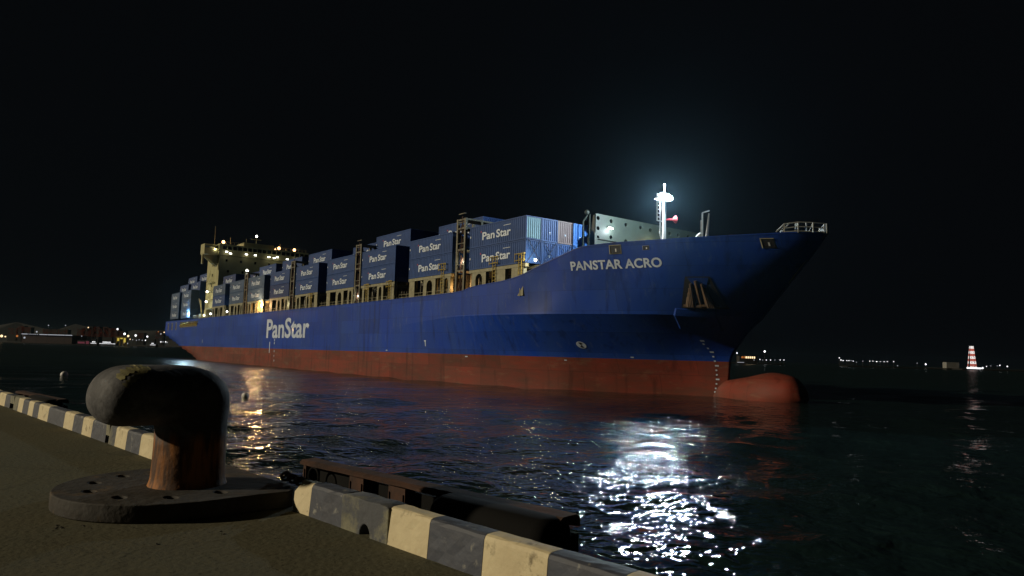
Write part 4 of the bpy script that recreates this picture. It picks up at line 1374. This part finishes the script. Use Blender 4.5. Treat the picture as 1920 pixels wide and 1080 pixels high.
# twist-lock lumps on tier gap
# ------------------------------------------------------------------ floats
def buoy(x, y, r_, label, nm='mooring_buoy'):
    o = empty(nm, (x, y, 0)); tag(o, label, 'buoy')
    g = MB(); g.ball((0, 0, r_ * .35), r_, 14); g.build('float', M['white'], o, smooth=True)
    g = MB(); g.cyl((0, 0, r_ * 1.2), (0, 0, r_ * 1.6), r_ * .15, 8); g.build('ring', M['dark'], o)
buoy(-21.7, 58.9, .30, 'small white round buoy in the orange lamp reflection right of the bollard')
buoy(-54.4, 87.2, .42, 'small white float on the dark water above the kerb at the left')

# ------------------------------------------------------------------ far shore
EM = {}
for nm, c, s in (('warm', (1, .72, .4), 1.8), ('white', (.95, .97, 1), 1.8), ('orange', (1, .33, .08), .45), ('red', (1, .10, .06), .5), ('yellow', (1, .75, .12), .55),
                 ('dimwhite', (.8, .85, .95), .5), ('dimred', (.8, .14, .04), .05), ('pink', (1, .25, .35), .10), ('bright', (.95, .98, 1), 4)):
    EM[nm] = emit('shore_light_' + nm, c, s, nee=False)
M['land'] = mat('dark_far_land', (.0022, .0022, .002), .9, scale=.01)
M['wall'] = mat('far_building_wall', (.02, .018, .016), .8, scale=.05)
def P(px, D):   # bearing of a far thing along the horizon, at distance D
    return (px - 956.6) / 1333.0 * D
def Zat(px, py, D):
    return CAM_H + ((638.1 + .02728 * px) - py) / 1333.0 * D
# land
g = MB()
rng = random.Random(9)
def ridge(x0, x1, y, h, n, th, base=-.5):
    vs = []
    for i in range(n + 1):
        x = x0 + (x1 - x0) * i / n
        hh = h * (.35 + .65 * math.sin(math.pi * i / n) ** .7) * (.8 + .2 * math.sin(i * 1.3) + .1 * math.sin(i * 3.1))
        vs += [(x, y - th * .4, base), (x, y, hh), (x, y + th, base)]
    fs = []
    for i in range(n):
        fs += [(3 * i, 3 * i + 3, 3 * i + 4, 3 * i + 1), (3 * i + 1, 3 * i + 4, 3 * i + 5, 3 * i + 2)]
    return vs, fs
g = MB(); g.add(*ridge(-2600, -700, 2300, 62, 40, 500)); tag(g.build('hills', M['land'], smooth=True), kind='structure')
g = MB(); g.box(-1800, -440, 1120, 1900, -1, 1.6); tag(g.build('shore', M['land']), kind='structure')
g = MB(); g.box(255, 345, 900, 990, -1, 1.6); g.box(430, 600, 905, 925, -1, 1.2); g.box(560, 720, 880, 960, -1, 1.6); tag(g.build('shore', M['land']), kind='structure')

def pole(px, py, D, em='white', r_=.8, base=1.6, label='tall lamp post on the far shore', grp='lamp posts along the far shore'):
    x = P(px, D); z = max(base + 2, Zat(px, py, D))
    o = empty('harbour_lamp', (x, D, base)); tag(o, label, 'lamp post', grp)
    g = MB(); g.cyl((0, 0, 0), (0, 0, z - base), .22, 5); g.build('pole', M['wall'], o)
    g = MB(); g.ball((0, -.3, z - base), r_, 6); g.build('lamp_head', EM[em], o)
ONES = 'first second third fourth fifth sixth seventh eighth ninth'.split()
ORD = 'first second third fourth fifth sixth seventh eighth ninth tenth eleventh twelfth thirteenth fourteenth fifteenth sixteenth'.split()
def nth(k):
    return ORD[k] if k < 16 else ['seventeenth', 'eighteenth', 'nineteenth', 'twentieth'][k - 16] if k < 20 else (('twenty ' if k < 29 else 'thirty ') + ONES[(k - 20) % 10]) if (k + 1) % 10 else 'thirtieth'
EMN = dict(warm='warm', white='white', orange='orange', dimwhite='dim', bright='bright white')
LP = 'lamp post glowing in the lights of the left far shore'
LR = 'lamp post with a small white light on the right far shore'
for kk, (px, py, em, r_) in enumerate(sorted(((2, 630, 'warm', 2.2), (9, 631, 'warm', 1.2), (31, 630, 'orange', 1.8), (45, 633, 'dimwhite', 1.6), (67, 622, 'dimwhite', 1.4), (88, 610, 'dimwhite', .9), (120, 610, 'dimwhite', .8),
                       (163, 614, 'warm', 1.0), (218, 617, 'white', 1.7), (232, 626, 'bright', 1.7), (239, 630, 'warm', 1.9), (253, 629, 'white', 1.9), (275, 631, 'white', 1.6),
                       (152, 630, 'dimwhite', .8), (243, 636, 'warm', .9), (248, 637, 'dimwhite', .8), (255, 638, 'dimwhite', .8), (260, 637, 'dimwhite', .8), (266, 638, 'dimwhite', .8), (272, 638, 'white', 1.0),
                       (295, 622, 'orange', .9), (300, 626, 'dimwhite', 1.1), (306, 623, 'warm', 1.0), (301, 641, 'white', 1.0), (305, 641, 'dimwhite', .9), (310, 641, 'white', 1.0), (313, 642, 'dimwhite', .9),
                       (195, 643, 'dimwhite', .9), (201, 643, 'dimwhite', .8), (208, 643, 'dimwhite', .8), (231, 643, 'warm', 1.4), (239, 644, 'dimwhite', 1.0)))):
    pole(px, py, 1150, em, r_, 1.6, '%s lamp from the left in the lights of the left far shore, %s' % (nth(kk), EMN[em]))
for kk, (px, py, em, r_) in enumerate(sorted(((1382, 662, 'white', 1.0), (1434, 659, 'bright', 1.2), (1414, 675, 'dimwhite', .6), (1425, 674, 'white', .6), (1430, 675, 'dimwhite', .5), (1437, 675, 'white', .6), (1445, 675, 'white', .6),
                       (1453, 675, 'dimwhite', .5), (1463, 675, 'white', .6), (1470, 675, 'white', .6),
                       (1574, 671, 'white', .7), (1577, 675, 'white', .8), (1581, 676, 'white', .7), (1588, 676, 'white', .6), (1592, 676, 'white', .6), (1596, 676, 'dimwhite', .6), (1600, 677, 'white', .6), (1606, 679, 'dimwhite', .5), (1618, 677, 'dimwhite', .6),
                       (1631, 677, 'white', .6), (1637, 677, 'white', .6), (1644, 678, 'bright', .6), (1651, 678, 'white', .5), (1658, 678, 'white', .6), (1664, 678, 'white', .6), (1676, 678, 'white', .6), (1683, 686, 'dimwhite', .6),
                       (1720, 681, 'dimwhite', .6), (1736, 683, 'bright', .9), (1772, 686, 'dimwhite', .6), (1850, 687, 'white', .6), (1858, 686, 'dimwhite', .5), (1870, 686, 'dimwhite', .5), (1875, 685, 'white', .8), (1889, 687, 'white', .9)))):
    pole(px, py, 905, em, r_, 1.0, '%s lamp to the right of the bow on the right far shore, %s' % (nth(kk), EMN[em]))

# long shed with a lit roof edge
o = empty('quay_shed', (0, 0, 0)); tag(o, 'long low shed with a straight line of white light along its roof edge', 'shed')
x0, x1 = P(40, 1160), P(134, 1160); zz = Zat(88, 627.5, 1160)
g = MB(); g.box(x0, x1, 1160, 1200, 1.6, zz); g.build('wall', mat('shed_wall', (.08, .05, .05), .8, scale=.1), o)
g = MB(); g.box(x0, x0 + 9, 1158.5, 1159.8, zz - .3, zz + .7); g.box(x0 + 11, x0 + 26, 1158.5, 1159.8, zz - .1, zz + .4); g.box(x0 + 29, x1, 1158.5, 1159.8, zz - .5, zz + .5); g.build('roof_light', EM['dimwhite'], o)
# pink lit building
o = empty('waterfront_hall', (P(156, 1150), 1150, 1.6)); tag(o, 'small waterfront hall washed in pink light right of the long shed', 'building')
g = MB(); g.box(-10, 10, 0, 14, 0, 6); g.build('wall', M['wall'], o)
g = MB(); g.box(-9, 2, -.3, -.05, 1, 4); g.box(4, 9, -.3, -.05, .5, 5); g.build('lit_window', EM['pink'], o)
# apartment blocks on the hillside
ab = random.Random(6)
for k, (px, w_, n_) in enumerate(((22, 26, 5), (36, 20, 7), (47, 24, 6), (86, 22, 5), (99, 18, 5), (116, 26, 5), (150, 22, 6), (160, 26, 7), (170, 24, 8), (181, 26, 8), (192, 24, 8), (203, 26, 7), (214, 22, 7), (226, 20, 5), (262, 18, 4), (297, 20, 6))):
    D = 1800; x = P(px, D)
    o = empty('apartment_block', (x, D, 20)); tag(o, '%s dim reddish lit apartment block from the left on the dark hillside' % nth(k), 'building', 'apartment blocks on the left hillside')
    h_ = n_ * 3.2
    g = MB(); g.box(-w_ / 2, w_ / 2, 0, 12, -19, h_); g.build('wall', mat('dim_brick', (.012, .006, .004), .8, scale=.05) if k == 0 else bpy.data.materials['dim_brick'], o)
    g = MB()
    for f in range(n_):
        for j in range(int(w_ / 3.4)):
            if ab.random() < .5:
                g.box(-w_ / 2 + 1 + j * 3.4, -w_ / 2 + 3 + j * 3.4, -.2, -.05, f * 3.2 + .8, f * 3.2 + 2.2)
    g.box(-w_ / 2 + 1, -w_ / 2 + 3, -.2, -.05, .8, 2.2)
    wd = g.build('window', EM['dimred'], o); wd['kind'] = 'stuff'

# two lit boats, yellow gantry
def boat(px, D, L_, H_, label, em):
    o = empty('harbour_boat', (P(px, D), D, 0)); tag(o, label, 'boat')
    g = MB(); g.prism([(-L_ / 2, .2), (-L_ / 2 - 1, 3.6), (L_ / 2 + 2, 4.2), (L_ / 2, .2)], -3, 3); g.build('hull', M['wall'], o)
    g = MB(); g.box(-L_ / 3, L_ / 4, -2, 2, 3.7, H_); g.cyl((0, 0, H_), (0, 0, H_ + 5), .3, 5); g.build('cabin', M['wall'], o)
    g = MB()
    k = -L_ / 3 + .4
    while k < L_ / 4 - 1:
        g.box(k, k + .9, -2.2, -2.05, 5, 6.4); k += 1.8
    g.box(-L_ / 2, L_ / 2, -3.2, -3.05, 3.3, 3.7)
    g.build('cabin_lights', EM[em], o)
boat(177, 1080, 9, 10, 'small white lit boat moored left of the arched white ferry lights', 'white')
boat(203, 1080, 24, 13, 'white ferry with a row of bright cabin lights on the left shore', 'white')
boat(288, 1080, 8, 12, 'small white lit boat nearest to the stern of the ship', 'white')
o = empty('gantry_crane', (P(227, 1100), 1100, 1.2)); tag(o, 'yellow floodlit gantry crane on the left far shore', 'crane')
g = MB()
for x in (-7, -2, 3, 8):
    g.box(x - .5, x + .5, -1, 1, 0, 12)
g.box(-9, 10, -1, 1, 12.05, 13.4)
g.build('gantry_frame', M['yellow'], o)
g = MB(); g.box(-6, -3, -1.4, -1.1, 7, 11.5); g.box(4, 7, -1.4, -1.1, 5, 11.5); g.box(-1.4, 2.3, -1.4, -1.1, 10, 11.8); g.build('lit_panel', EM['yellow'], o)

# right shore: orange terminal building, pale box, red and white tower
o = empty('terminal_building', (P(1403, 905), 905, 1.6)); tag(o, 'small terminal building with orange lit front just right of the bow', 'building')
g = MB(); g.box(-11, 12, 0, 12, 0, 8.8); g.build('wall', M['wall'], o)
for k in range(7):
    g = MB(); x = -8.5 + k * 2.6; g.box(x, x + 1.6, -.3, -.05, 5.6, 8.0); g.build('window', EM['warm' if k > 1 else 'orange'], o)
g = MB(); g.box(-14, -6, -3, -.4, 0, .5); g.build('quay_light_strip', EM['dimwhite'], o)
o = empty('storage_tank', (P(1787, 900), 900, 1.6)); tag(o, 'pale box shaped store beside the red and white light tower', 'building')
g = MB(); g.box(-8, 8, 0, 8, 0, 7.5); g.build('wall', mat('pale_store_wall', (.2, .2, .19), .8, scale=.2), o)
g = MB(); g.box(-8, 8, -.05, -.02, 0, 7.4)
o = empty('light_tower', (P(1823, 900), 900, 1.6)); tag(o, 'floodlit red and white banded lattice light tower on the right horizon', 'tower')
mr_, mw_ = EM['red'], EM['white']
wl = emit('lit_tower_white', (1, .93, .9), 1.0, False); rl = emit('lit_tower_red', (1, .25, .18), .5, False)  # bands glow themselves in place of floodlight falling on them
nb = 9
for k in range(nb):
    z0 = k * 3.2; z1 = z0 + 3.05
    def hw(z): return 3.5 - 2.2 * (z / 29.0)
    g = MB()
    for sx in (-1, 0, 1):
        for sy in (-1, 1):
            g.cyl((sx * hw(z0), sy * hw(z0), z0), (sx * hw(z1), sy * hw(z1), z1), .42, 5)
    g.box(-hw(z0), hw(z0), -hw(z0), -hw(z0) + .5, z0, z0 + .8)
    g.cyl((-hw(z0), -hw(z0), z0), (hw(z1), -hw(z1), z1), .3, 4); g.cyl((hw(z0), -hw(z0), z0), (-hw(z1), -hw(z1), z1), .3, 4)
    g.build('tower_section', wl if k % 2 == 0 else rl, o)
g = MB(); g.box(-7.5, 8, -5.5, -4.6, 0, 1.8); g.ball((-9, -5, 1), 1.2, 6); g.ball((10, -5, 1.4), 1.3, 6); g.build('base_lights', EM['white'], o)

# ------------------------------------------------------------------ haze volume added for the glow around the mast lamp
g = MB(); g.box(-5200, 5200, -900, 5400, -4.5, 68)
hz = g.build('haze', None)
Mh = bpy.data.materials.new('lamp_halo_haze'); Mh.use_nodes = True
t = Mh.node_tree; t.nodes.clear()
v = N(t, 'ShaderNodeVolumePrincipled'); v.inputs['Color'].default_value = (.45, .78, 1, 1); v.inputs['Density'].default_value = HAZE; v.inputs['Anisotropy'].default_value = .88
o_ = N(t, 'ShaderNodeOutputMaterial'); t.links.new(v.outputs[0], o_.inputs['Volume'])
hz.data.materials.append(Mh)
tag(hz, kind='stuff')
